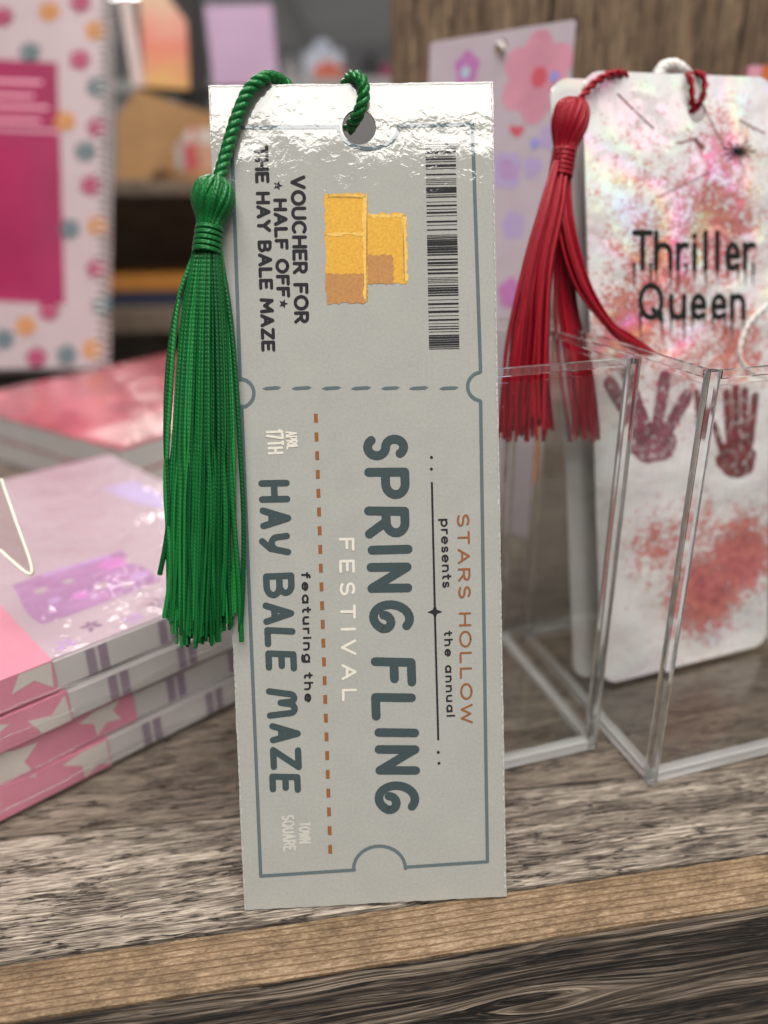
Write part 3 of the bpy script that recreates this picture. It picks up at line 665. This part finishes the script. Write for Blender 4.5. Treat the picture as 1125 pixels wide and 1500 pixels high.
for i in range(64):                                    # bunch hanging straight down
    q = rs.random(); ly = rs.random()
    strand(th, [T3(812+20*q, 236, .0046+(ly-.5)*.003), T3(792+34*q, 300, .005+.003*ly), T3(764+44*q, 400, .005+.004*ly), T3(742+62*q+rs.uniform(-4, 4), 520, .005+.004*ly), T3(733+70*q+rs.uniform(-9, 9), rs.uniform(610, 648), .005+.004*ly)], rs.uniform(.00028, .00042), M_red)
for i in range(38):                                    # bunch swept over the box's rim
    q = rs.random(); ly = rs.random(); e = rs.uniform(-14, 4)
    strand(th, [T3(820+16*q, 236, .0046+(ly-.5)*.002), T3(815+26*q, 320, .005+.003*ly), T3(838+26*q, 410, .006+.003*ly), T3(880+16*q, 470, .007+.002*ly), T3(918+8*q+e, 498-6*q, .008+.001*ly), T3(958+e, 519-3*q, .009)], rs.uniform(.00026, .0004), M_red)
for i in range(38):                                    # ends hanging inside the box
    q = rs.random(); ly = rs.random()
    strand(th, [T3(818+12*q, 236, .0036), T3(812+22*q, 330, .0030+.002*ly), T3(812+34*q, 450, .0026+.002*ly), T3(822+48*q+rs.uniform(-3, 3), 550, .0026+.002*ly), T3(834+48*q+rs.uniform(-3, 3), rs.uniform(625, 650), .0026+.002*ly)], rs.uniform(.00026, .0004), M_red)
# plain card behind it with a white cord
TW = Frame(TH.o-TH.ez*.0065-TH.ex*.0062, TH.ex, TH.ey)
tw = empty('bookmark', TW.mat(), 'white bookmark with white cord behind the red spattered one', 'bookmark')
mb = MB(); slab(rounded(-.0268, .0268, 0, .1535, .005), (Vector((.0, .143)), .003), -.0007, 0, mb); mb.build('card', M_holo, tw)
def W3(x, y, w): return TW.px(x, y, w)
rope('cord', [W3(962, 112, .0012), W3(972, 98, .0014), W3(988, 95, .0012), W3(1000, 103, .001), W3(1010, 114, -.002)], .0014, M_whitec, tw)
rope('cord', [W3(1150, 430, .0062), W3(1118, 452, .0066), W3(1094, 478, .0068), W3(1083, 512, .0068), W3(1090, 536, .0066), W3(1112, 549, .0064), W3(1150, 552, .006)], .0006, M_whitec, tw, plies=2)
# ------------------------------------------------------------------ flowered bookmark against the post
f0 = dep(630, 62, .272); f1d = ray(843, 28); f1 = CAM+f1d*((f0.z-HCAM)/f1d.z)
fx = (f1-f0).normalized(); fn = Vector((-fx.y, fx.x, 0))
fw = (f1-f0).length; base = (f0+f1)/2-fn*.008; base.z = 0.0002; top = (f0+f1)/2
FL = Frame(base, fx, top-base); fh = (top-base).length
fl = empty('bookmark', FL.mat(), 'white bookmark with pink and purple flowers standing against the brown post', 'bookmark')
fh_ = FL.px(734, 70).xy
mb = MB(); slab(rounded(-fw/2, fw/2, 0, fh, .0012, 3), (fh_, .0026), -.0007, 0, mb); flc = mb.build('card', film('white_flower_card', (.60, .52, .58), amp=.6, var=.02, iri=True), fl)
M_pk = plain('pink_print', (.72, .33, .43), .4, var=.12, scale=90); M_rd = plain('coral_print', (.70, .13, .17), .4); M_mg = plain('orchid_print', (.58, .22, .52), .4); M_lv = plain('lavender_print', (.52, .42, .68), .4); M_bl = plain('blue_violet_print', (.38, .36, .80), .35); M_sky = plain('pale_blue_print', (.50, .66, .74), .4)
def flower(fr, cx, cy, r, n, mat, parent, name='flower_print', pr=.46, z=.00004, rot=0.0, asp=1.0):
    mb = MB(); c = fr.px(cx, cy); s = (fr.px(cx, cy+r)-c).length; pts = []
    for k in range(n*9):
        a = 2*math.pi*k/(n*9); rr = s*(1-pr*.55*(1-abs(math.cos((a-rot)*n/2)))**1.2); pts.append((c.x+rr*math.cos(a), c.y+rr*math.sin(a)*asp))
    mb.add([(c.x, c.y, z)]+[(p[0], p[1], z) for p in pts], [(0, 1+i, 1+(i+1) % len(pts)) for i in range(len(pts))]); return mb.build(name, mat, parent)
flower(FL, 786, 114, 68, 6, M_pk, flc, rot=.5); dots('flower_heart', FL, [(790, 113)], 12, M_rd, flc, z=.00008)
flower(FL, 684, 100, 26, 5, M_mg, flc, rot=.3); dots('flower_heart', FL, [(682, 106)], 7, M_sky, flc, z=.00008)
dots('dot_print', FL, [(784, 210), (812, 112)], 7, M_bl, flc, z=.00012)
poly('heart_print', FL, [(757, 203), (746, 191), (748, 184), (753, 183), (757, 188), (762, 183), (767, 185), (768, 191)], M_rd, flc)
flower(FL, 742, 250, 30, 4, M_lv, flc, rot=.7); flower(FL, 780, 245, 18, 3, M_lv, flc, rot=.2); flower(FL, 806, 200, 20, 5, M_lv, flc)
for x, y, rr, mt in ((752, 330, 22, M_lv), (790, 380, 26, M_pk), (748, 430, 24, M_mg), (800, 300, 12, M_bl), (770, 480, 18, M_lv)): flower(FL, x, y, rr, 5, mt, flc, rot=x)
mb = MB(); stroke(mb, [FL.px(744+14*math.cos(a*.4)*(1-a/26), 246+16*math.sin(a*.4)*(1-a/26)).xy for a in range(22)], .0006, .0001); mb.build('swirl_print', M_mg, flc)
mb = MB().tube(spline([FL.px(726, 66, -.001), FL.px(733, 64, .001), FL.px(738, 72, .0012), FL.px(736, 80, -.001)], 5), .0008, 6); mb.build('cord', M_whitec, fl)
# ------------------------------------------------------------------ brown upright post behind
PX = onY(571, 60, .345).x
post = empty('wooden_post', Matrix.Translation((PX, .345, 0)), 'wide brown weathered upright board behind the bookmarks', 'post')
x = 0
for i, w in enumerate((.062, .075, .07, .09)):
    # grain runs up the board: build it lying along x, then stand it up
    o = MB().box(-.02, .62, -w/2+.0006, w/2-.0006, -.018, random.uniform(-.0012, 0)).build('plank', M_post, post)
    o.matrix_local = Matrix.Translation((x+w/2, 0, 0)) @ Matrix(((0, 1, 0, 0), (0, 0, -1, 0), (1, 0, 0, 0), (0, 0, 0, 1))) @ Matrix.Translation((0, 0, 0))
    x += w
# ------------------------------------------------------------------ wrapped note pads
R0 = onZ(456, 819, .034); ea = Vector((math.sin(math.radians(47.5)), math.cos(math.radians(47.5)), 0)); eb = Vector((-ea.y, ea.x, 0))
M_lil = plain('lilac_cover', (.47, .355, .405), .35, var=.05, scale=40); M_side = plain('white_pad_side', (.56, .53, .525), .5, var=.04); M_band = plain('pink_band', (.66, .25, .34), .4, var=.08, scale=80); M_star = plain('cream_star_print', (.62, .57, .53), .4)
M_strp = plain('mauve_stripe', (.30, .23, .29), .5); M_plum = plain('plum_blossom_print', (.26, .13, .22), .4); M_viol = plain('violet_print', (.50, .30, .56), .4); M_pur = plain('purple_dress_print', (.40, .20, .38), .4, var=.15, scale=120); M_greyp = plain('faint_grey_print', (.52, .42, .47), .4)
M_wrap = clear('shrink_wrap', (.985, .985, .985), .05, amp=.0012, sc=60)
pads = []
PL, PWD, PT = .20, .1275, .0083
for i in range(4):
    z0 = .0003+i*(PT+.00035); top_ = (i == 3)
    sh = [(.0, .0), (.003, .0008), (-.002, -.0006), (0, 0)][i]
    fr = Frame(Vector((R0.x, R0.y, z0))+ea*sh[0]+eb*sh[1], -ea, -eb)
    fr = Frame(fr.o, ea, eb)
    pad = empty('note_pad', fr.mat(), ['lowest wrapped pad of the lilac stack, resting on the shelf', 'second wrapped pad from the bottom of the lilac stack', 'third wrapped pad up, just under the top one of the lilac stack', 'top wrapped lilac note pad with purple dress picture and pink starred band'][i], 'note pad', 'wrapped note pads in the front stack')
    t1 = PT-.0008
    MB().box(-PL, 0, 0, PWD, 0.0006, t1).build('pages', M_side, pad); cov = MB().box(-PL, .0, .0005, PWD, t1+.00005, PT-.0003).build('cover', M_lil if top_ else M_side, pad)
    be = (-.0715, -.068, -.058, -.0632)[3-i] if i != 3 else -.0715
    band = MB().box(-PL-.0003, be, -.00035, PWD+.0003, .0004, PT).build('band', M_band, pad)
    rj = random.Random(i+20)
    mb = MB()
    for _ in range(5):
        bx = be-.006-.012*_+rj.uniform(-.003, .003); bz = rj.uniform(-.1, 1.1); big = rj.choice((.0075, .0012, .0055)); ro = rj.random()*2
        pts = [(bx+(big if q % 2 == 0 else big*.48)*math.cos(q*math.pi/5+ro), PT*bz+(big if q % 2 == 0 else big*.48)*math.sin(q*math.pi/5+ro)) for q in range(10)]
        mb.add([(min(be-.0003, px), -.00042-_*5e-6, min(PT-.0003, max(.0006, pz))) for px, pz in pts], [tuple(range(10))])
    mb.build('star_print', M_star, band)
    xs = be+.007+rj.uniform(0, .004); mb = MB()
    while xs < -.004:
        for dx in (0, .0029): mb.add([(xs+dx, -.00012, .0008), (xs+dx+.0021, -.00012, .0008), (xs+dx+.0021, -.00012, t1-.0002), (xs+dx, -.00012, t1-.0002)], [(0, 1, 2, 3)])
        xs += .0178
    mb.build('stripe_print', M_strp, pad)
    # blossoms along the border of the cover
    for j in range(9 if top_ else 7):
        cx = be+.004+j*.0085+rj.uniform(-.001, .001); cy = .0042+(j % 2)*.0034+rj.uniform(-.0008, .0008); mb = MB()
        for p in range(5):
            a = p*1.2566+rj.random(); d = .0015; mb.add([(cx+d*math.cos(a)+.0011*math.cos(q*.785)*math.cos(a)-.0006*math.sin(q*.785)*math.sin(a), cy+d*math.sin(a)+.0011*math.cos(q*.785)*math.sin(a)+.0006*math.sin(q*.785)*math.cos(a), PT-.00022+p*4e-6) for q in range(8)], [tuple(range(8))])
        mb.build('blossom_print', M_plum if j % 2 else M_viol, cov)
    if top_:
        tf = Frame(fr.o+Vector((0, 0, PT-.0003)), ea, eb)
        def tp(name, pts, mat, z=.00006):
            return MB().flat([tf.px(*p).xy for p in pts], PT-.0003+z).build(name, mat, cov)
        tp('dress_print', [(18, 858), (60, 842), (110, 829), (160, 813), (176, 806), (186, 812), (180, 824), (205, 828), (222, 838), (236, 850), (200, 864), (150, 884), (100, 902), (62, 915), (46, 905), (34, 890), (28, 874)], M_pur)
        tp('border_frame', [(60, 842), (160, 812), (163, 816), (64, 846)], M_viol, .0001)
        for (x, y, rr, mt) in ((165, 826, 9, M_mg), (205, 843, 7, M_viol), (118, 872, 6, M_mg), (80, 880, 5, M_viol), (150, 858, 5, M_lil), (100, 852, 4, M_lil), (60, 866, 5, M_lil), (186, 858, 4, M_lil)):
            flower(tf, x, y, rr, 5, mt, cov, rot=x, z=PT-.00018)
        for (x0, y0, x1, y1, w) in ((84, 707, 150, 760, 1.2), (150, 757, 214, 780, 1.2)):
            tp('rule_print', [(x0, y0), (x1, y1), (x1, y1+w*1.6), (x0, y0+w*1.6)], M_greyp)
        for k in range(9): tp('bar_print', [(84+k*4.6, 752-k*1.0), (86+k*4.6, 751.6-k*1.0), (89+k*4.6, 759-k*1.0), (87+k*4.6, 759.4-k*1.0)], M_greyp)
        tp('oval_print', [(160+20*math.cos(a*.52), 786+9*math.sin(a*.52)) for a in range(12)], M_greyp, .00005); tp('oval_print', [(160+17*math.cos(a*.52), 786+6.5*math.sin(a*.52)) for a in range(12)], M_lil, .00009)
        tp('wash_print', [(150, 716), (195, 704), (238, 726), (240, 745), (205, 738)], M_lv, .00005)
    # loose clear wrap round the pad
    mb = MB(); nx, ny = 60, 30; o_ = .0005; vs = []; fs = []
    def wv(x, y, z, k): return mnoise.noise(Vector((x*90+k, y*90, z*300+i*7)))*.00032
    for a in range(nx+1):
        for b in range(ny+1):
            x = -PL-o_+(PL+2*o_)*a/nx; y = -o_+(PWD+2*o_)*b/ny; vs.append((x, y, PT+.00026+(abs(wv(x, y, 0, 0)) if top_ else 0)))
    fs = [(a*(ny+1)+b, (a+1)*(ny+1)+b, (a+1)*(ny+1)+b+1, a*(ny+1)+b+1) for a in range(nx) for b in range(ny)]
    mb.add(vs, fs, smooth=True); vs = []
    for a in range(nx*2+1):
        for b in range(7):
            x = -PL-o_+(PL+2*o_)*a/(nx*2); z = .0001+(PT+.00016)*b/6; vs.append((x, -o_-.0003-abs(wv(x, 0, z, 3))*2.2, z))
    mb.add(vs, [(a*7+b, (a+1)*7+b, (a+1)*7+b+1, a*7+b+1) for a in range(nx*2) for b in range(6)], smooth=True)
    mb.build('clear_wrap', M_wrap, pad)
    sm = [(-PL+(PL+.001)*q/60, -.0012-.0003*rj.random(), (.0012 if i % 2 else PT*.45)+mnoise.noise(Vector((q*.13, i, 0)))*.0012) for q in range(61)]
    MB().tube(sm, .00022, 5).build('wrap_seam', M_rod, pad)
# ------------------------------------------------------------------ red pads behind with the flowered notebook standing on them
z2 = .026
P0 = onZ(176, 656, z2); e1 = Vector((math.sin(math.radians(36)), math.cos(math.radians(36)), 0)); e2 = Vector((-e1.y, e1.x, 0))
M_redc = plain('red_pink_cover', (.46, .09, .12), .3, var=.45, scale=38); M_pinkc = plain('soft_pink_cover', (.62, .34, .35), .3, var=.25, scale=30); M_gs = plain('grey_white_side', (.52, .49, .48), .5)
for i in range(2):
    fr = Frame(Vector((P0.x, P0.y, .0003+i*.0128)), e1, e2)
    pad = empty('note_pad', fr.mat(), ['lower red covered pad under the flowered notebook', 'upper glossy red and pink pad under the flowered notebook'][i], 'note pad', 'red pads behind the lilac stack')
    MB().box(0, .20, 0, .15, 0, .0115).build('pages', M_gs, pad); MB().box(0, .20, .0, .15, .01155, .0124).build('cover', M_redc, pad)
    if i: MB().box(.004, .196, .004, .034, .0124, .01255).build('cover_panel', M_pinkc, pad)
    vs = []; 
    for a in range(41):
        for b in range(31):
            x, y = -.0006+.2012*a/40, -.0006+.1512*b/30; vs.append((x, y, .0127+abs(mnoise.noise(Vector((x*70, y*70, i))))*.0006*(1 if i else 0)))
    MB().add(vs, [(a*31+b, (a+1)*31+b, (a+1)*31+b+1, a*31+b+1) for a in range(40) for b in range(30)], smooth=True).build('clear_wrap', M_wrap, pad)
n0 = onZ(0, 561, z2); n1 = onZ(152, 539, z2); nd = Vector((1, 0, 0))
NB = Frame(Vector((n1.x, n1.y, z2+.0005)), nd, (0, 0.05, 1)); NB = Frame(NB.o, nd, Vector((0, 0, 1))+Vector((-nd.y, nd.x, 0))*.52)
nb = empty('spiral_notebook', NB.mat(), 'flowered white spiral notebook with a magenta panel standing on the red pads', 'notebook')
M_wh = plain('white_pink_cover', (.42, .325, .345), .35, var=.04); M_mag = plain('magenta_panel', (.27, .012, .07), .5, spec=.25, var=.2, scale=18); M_magd = plain('deep_magenta_panel', (.29, .010, .07), .3, var=.15, scale=18); M_org = plain('orange_print', (.46, .19, .04), .6, spec=.2); M_tl = plain('teal_print', (.07, .125, .135), .6, spec=.2); M_pkt = plain('pale_text_print', (.72, .32, .42), .4)
ncov = MB().box(-.20, -.003, 0, .26, -.010, 0).build('cover', M_wh, nb)
mp_ = MB().flat([NB.px(*q).xy for q in ((-60, 84), (84, 92), (86, 190), (-60, 186))], .0002).build('panel', M_mag, nb)
MB().flat([NB.px(*q).xy for q in ((-60, 190), (88, 196), (95, 446), (-60, 438))], .0002).build('panel', M_mag, nb)
MB().flat([NB.px(*q).xy for q in ((-60, 212), (45, 214), (52, 420), (-60, 415))], .0004).build('inner_panel', M_magd, nb)
MB().flat([NB.px(*q).xy for q in ((-60, 187), (87, 192), (87, 195), (-60, 190))], .0005).build('panel_line', M_pkt, nb)
for y, x1 in ((116, 62), (136, 50), (153, 72), (172, 60)): MB().flat([NB.px(*q).xy for q in ((-40, y), (x1, y+3), (x1, y+8), (-40, y+5))], .0004).build('faint_text_line', M_pkt, nb)
for i, (x, y) in enumerate(((4, 25), (72, 17), (118, 4), (44, 77), (140, 45), (117, 88), (142, 128), (95, 178), (143, 187), (125, 222), (133, 272), (143, 332), (102, 336), (142, 394), (150, 448), (72, 455), (38, 478), (6, 497), (54, 524), (98, 520), (136, 512))):
    ci = {0: 0, 1: 1, 2: 0, 3: 2, 4: 1, 5: 0, 6: 2, 7: 1, 8: 0, 9: 2, 10: 0, 11: 1, 12: 2, 13: 0, 14: 2, 15: 0, 16: 1, 17: 2, 18: 0, 19: 2, 20: 1}[i]
    flower(NB, x, y, 15, 5, (M_mag, M_org, M_tl)[ci], nb, rot=i, z=.0003+.00002*i); dots('flower_heart', NB, [(x, y)], 3.5, (M_pkt, M_wh, M_wh)[ci], nb, z=.0009)
M_coil = plain('white_coil', (.78, .74, .73), .3)
for k in range(52):
    y = .003+k*.005; MB().tube([(-.003+.0045*math.cos(a*.45), y+a*.00012, -.005+.0068*math.sin(a*.45)) for a in range(15)], .0007, 5).build('coil', M_coil, nb)
# clear sleeve corner poking in beside the lilac stack
SL = Frame(dep(-30, 760, .165), CR, CU)
q0 = [dep(-60, 650, .172), dep(2, 702, .170), dep(24, 765, .166), dep(46, 828, .163), dep(40, 840, .163), dep(0, 806, .165), dep(-60, 770, .168)]
fr = Frame(onZ(-20, 830, .035), ea, eb)
sl = empty('plastic_sleeve', Matrix.Translation(q0[3]), 'clear plastic sleeve corner hanging over the lilac note pads', 'sleeve')
mb = MB(); c0 = Vector(q0[3]); n_ = (q0[1]-q0[3]).cross(q0[5]-q0[3]).normalized()
mb.add([q-c0 for q in q0]+[q-c0-n_*.0006 for q in q0], [tuple(range(7)), tuple(range(13, 6, -1))]); mb.build('sheet', clear('sleeve_film', (.93, .92, .88), .08, base=.05), sl)
MB().tube(spline([q-c0 for q in q0[1:6]], 4), .0004, 6).build('welded_edge', plain('pale_weld', (.78, .73, .62), .3), sl)
# ------------------------------------------------------------------ farther fixture seen between the notebook and the ticket
YF = .80
def zpx(y, Y=YF): return onY(235, y, Y).z
def xpx(x, Y=YF): return onY(x, 300, Y).x
M_fx = wood('fixture_wood', [(.32, (.10, .07, .048)), (.50, (.19, .14, .10)), (.70, (.30, .23, .165))], (.05, .036, .025), grain=(30, 300, 300), coarse=(4, 50, 50), crack=(.004, .02))
fx = empty('display_fixture', Matrix.Translation((0, YF, 0)), 'brown wooden shelf unit farther back in the shop', 'shelf unit')
XA, XB = -.75, .0
def fbox(name, x0, x1, y0, y1, z0, z1, mat, parent=fx): return MB().box(x0, x1, y0, y1, z0, z1).build(name, mat, parent)
fbox('shelf_board', XA, XB, -.02, .3, zpx(284), zpx(265), M_fx); fbox('shelf_board', XA, XB, -.02, .3, zpx(482), zpx(450), M_fx)
fbox('back_panel', XA, XB, .12, .14, zpx(450)+.0005, zpx(284)-.0005, M_fx); fbox('dark_void_block', XA, XB, .02, .3, -.12, zpx(482)-.0005, M_face)  # last one: dark block standing in for the shaded void under the board
def item(name, label, cat, mat, x0, x1, y0, y1, Y, d, group=None, slope=0):
    """closed block with its front face on the plane Y, sized from photo pixels"""
    zb, zt = zpx(y1, Y), zpx(y0, Y); xa, xb = onY(x0, y1, Y).x, onY(x1, y1, Y).x
    r = empty(name, Matrix.Translation((xa, Y, zb)), label, cat, group)
    return r, xb-xa, zt-zb
r, w, h = item('book', 'orange book lying on the lower board of the far unit', 'book', None, 150, 320, 404, 424, .81, .1)
MB().box(0, w, 0, .08, h*.1, h*.9).build('pages', M_side, r); MB().box(-.002, w+.002, -.002, .082, h*.9, h).build('cover', M_org, r); MB().box(-.002, w+.002, -.004, -.002, 0, h).build('spine', M_org, r)
M_navy = plain('navy_cover', (.025, .03, .06), .5)
r, w, h = item('book', 'navy book under the orange one on the far unit', 'book', None, 165, 320, 425, 449, .81, .1)
MB().box(0, w, 0, .08, h*.1, h*.9).build('pages', M_side, r); MB().box(-.002, w+.002, -.002, .082, h*.9, h).build('cover', M_navy, r); MB().box(-.002, w+.002, -.004, -.002, 0, h).build('spine', M_navy, r)
# kraft display box on the upper board, cards standing in it
M_kr = plain('kraft_board', (.42, .235, .10), .7, var=.12, scale=40)
zt = zpx(265)
kb = empty('cardboard_display', Matrix.Translation((xpx(215), YF-.01, zt+.0002)), 'brown kraft cardboard display tray on the far wooden unit', 'display box')
KF = Frame((xpx(215), YF-.01, zt), (1, 0, 0), (0, 0, 1))
def kp(x, y): return KF.px(x, y).xy
def stand(mb, pts, y0, y1):      # upright prism: outline in the x-z plane
    P = [kp(*p) for p in pts]; n = len(P)
    a = sum(P[i].x*P[(i+1) % n].y-P[(i+1) % n].x*P[i].y for i in range(n))
    if a < 0: P = P[::-1]
    mb.add([(p.x, y0, max(0, p.y)) for p in P]+[(p.x, y1, max(0, p.y)) for p in P], [tuple(range(n)), tuple(range(2*n-1, n-1, -1))]+[(i, n+i, n+(i+1) % n, (i+1) % n) for i in range(n)]); return mb
stand(MB(), [(170, 264), (172, 170), (200, 130), (292, 164), (218, 264)], 0, .004).build('side_flap', M_kr, kb)
stand(MB(), [(200, 264), (200, 132), (310, 160), (310, 264)], .09, .094).build('back_panel', M_kr, kb)
stand(MB(), [(205, 264), (205, 250), (330, 250), (330, 264)], .02, .024).build('front_lip', M_kr, kb)
for x0, x1, mt, lb, yy in ((250, 262, M_side, 'white card in the kraft tray', .05), (264, 280, M_rd, 'red card in the kraft tray', .052), (284, 312, plain('peach_card', (.62, .36, .26), .5), 'peach card in the kraft tray', .054)):
    q = empty('card_pack', Matrix.Translation((xpx(x0), YF-.01+yy, zt+.0004)), lb, 'card', None)
    ww = xpx(x1)-xpx(x0); hh = zpx(188, YF+.04)-zt; MB().box(0, ww, 0, .004, 0, hh).build('pack', mt, q); MB().box(.001, ww-.001, -.0006, 0, hh*.7, hh*.96).build('header', M_star, q)
def grad_card(name, stops, ax='Z', lo=0, hi=.1):
    t = NT(name); z = t.n('SeparateXYZ', {'Vector': t.n('TexCoord').outputs['Object']}).outputs[ax]
    f = t.math('ADD', t.n('MapRange', {'Value': z, 'From Min': lo, 'From Max': hi}).outputs[0], t.math('MULTIPLY', t.math('SUBTRACT', t.noise(t.obj(), 25, 2), .5), .5))
    t.p(Base_Color=t.ramp(f, stops), Roughness=.4); return t.m
M_sun = grad_card('sunset_print', [(.05, (.70, .38, .12)), (.4, (.72, .20, .13)), (.65, (.74, .36, .26)), (.95, (.66, .50, .30))])
M_lilc = plain('lilac_card', (.50, .33, .50), .45, var=.1, scale=15); M_dk = plain('charcoal_rack', (.035, .032, .032), .5); M_pw = plain('pale_pink_card', (.70, .56, .54), .5)
# card rack standing behind the tray
YR = .93
rk = empty('card_rack', Matrix.Translation((onY(295, 265, YR).x, YR, zt+.0002)), 'charcoal rack of greeting cards behind the kraft tray', 'rack')
def rb(x0, x1, y0, y1, Y): return onY(x0, y1, Y).x, onY(x1, y1, Y).x, max(zt+.001, onY(x0, y1, Y).z), onY(x0, y0, Y).z
RL = rk.matrix_world.translation
def rpart(name, x0, x1, y0, y1, Y, d, mat):
    a, b, c, e = rb(x0, x1, y0, y1, Y); return MB().box(a-RL.x, b-RL.x, Y-RL.y, Y-RL.y+d, c-RL.z, e-RL.z).build(name, mat, rk)
rpart('upright', 276, 312, -60, 268, .94, .03, M_dk); rpart('foot', 240, 400, 250, 268, .93, .08, M_dk); rpart('tray_bar', 200, 420, 128, 138, .935, .01, M_dk)
for nm, lb, x0, x1, y0, y1, mt, Y in (('greeting_card', 'sunset orange greeting card in the charcoal rack', 212, 276, -40, 127, M_sun, .925), ('greeting_card', 'pale pink greeting card in the rack beside the sunset orange one', 195, 211, -10, 127, M_pw, .93), ('greeting_card', 'lilac greeting card in the charcoal rack', 313, 408, 4, 127, M_lilc, .92)):
    a, b, c, e = rb(x0, x1, y0, y1, Y); g = empty(nm, Matrix.Translation((a, Y, c)), lb, 'card', None)
    g.rotation_euler = (-.12, {212: .05, 195: -.05, 313: -.03}[x0], .15); MB().box(0, b-a, 0, .002, 0, e-c).build('front_leaf', mt, g); MB().box(0.0005, b-a-.0005, .0023, .0035, 0, e-c-.001).build('back_leaf', M_pw, g)
# orange pack at the right edge
r_ = empty('card_pack', Matrix.Translation((onY(1092, 130, .30).x, .30, .12)), 'small pink and orange pack beyond the spattered bookmarks', 'card')
a = onY(1092, 122, .30); b = onY(1160, 95, .30)
MB().box(0, onY(1115, 100, .3).x-a.x, 0, .003, -.1198, b.z-.12).build('pack', M_pk, r_); MB().box(onY(1115, 100, .3).x-a.x+.0002, b.x-a.x, 0, .003, -.1198, b.z-.12).build('pack_side', plain('orange_pack', (.62, .16, .04), .4), r_)
# ------------------------------------------------------------------ far shop: ceiling, wall, counter and bags
ceil = MB().box(-6, 6, -3, 11, 1.76, 1.80).build('ceiling', plain('grey_ceiling', (.80, .80, .80), .8, scale=2), None); tag(ceil, kind='structure')
wall = MB().box(-6, 6, 10.9, 11, -1, 1.76).build('wall', plain('grey_wall', (.66, .66, .68), .8, scale=2), None); tag(wall, kind='structure')
for k, x in enumerate((-2.6, -.9, .8)):
    b_ = MB().box(x, x+.12, 3.2, 10.8, 1.66, 1.76).build('ceiling_beam', plain('beam_paint', (.6, .6, .6), .7, scale=3), None); tag(b_, kind='structure')
lp = empty('ceiling_light', Matrix.Translation((-2.15, 7.7, 1.759)), 'bright white ceiling light panel far back', 'ceiling light')
MB().box(-.62, .62, -.32, .32, -.03, 0).build('frame', M_side, lp); MB().box(-.58, .58, -.28, .28, -.036, -.0305).build('diffuser', emit('lit_diffuser', (1, .97, .92), 9), lp)
YC = 2.6
zc = onY(480, 122, YC).z
cn = empty('counter', Matrix.Translation((0, YC, -1)), 'far grey shop counter behind the ticket bookmark', 'counter')
MB().box(-1.2, 1.2, -.1, .5, 0, zc+1-.03).build('body', plain('counter_grey', (.25, .24, .24), .6), cn); MB().box(-1.22, 1.22, -.12, .52, zc+1-.0295, zc+1).build('counter_top', plain('counter_top_grey', (.4, .39, .38), .4), cn)
def bag(x0, x1, ytop, label, mat, Y):
    a, b = onY(x0, 118, Y).x, onY(x1, 118, Y).x; h = onY(x0, ytop, Y).z-zc; w = b-a
    r = empty('gift_bag', Matrix.Translation(((a+b)/2, Y, zc+.001)), label, 'bag', 'bags on the far counter')
    MB().add([(-w*.46, 0, 0), (w*.46, 0, 0), (w*.46, .1, 0), (-w*.46, .1, 0), (-w*.5, .0, h*.8), (w*.5, .0, h*.8), (w*.5, .1, h*.8), (-w*.5, .1, h*.8)], [(0, 3, 2, 1), (0, 1, 5, 4), (1, 2, 6, 5), (2, 3, 7, 6), (3, 0, 4, 7), (4, 5, 6, 7)]).build('body', mat, r)
    for y in (.01, .09): MB().tube(spline([(-w*.2, y, h*.78), (-w*.16, y, h*.95), (0, y, h), (w*.16, y, h*.95), (w*.2, y, h*.78)], 5), .006, 6).build('handle', mat, r)
bag(446, 502, 62, 'pale blue gift bag on the far counter', plain('pale_blue_bag', (.62, .68, .80), .5), 2.75)
bag(458, 504, 92, 'orange red gift bag in front of the pale blue one', plain('orange_red_bag', (.62, .13, .07), .5), 2.6)
bag(526, 558, 82, 'black gift bag on the far counter', plain('black_bag', (.012, .012, .014), .5), 2.6)
bag(553, 580, 98, 'magenta gift bag beside the black one', plain('magenta_bag', (.38, .02, .11), .5), 2.65)
bag(415, 440, 88, 'grey gift bag at the end of the far counter', plain('grey_bag', (.30, .29, .30), .5), 2.7)
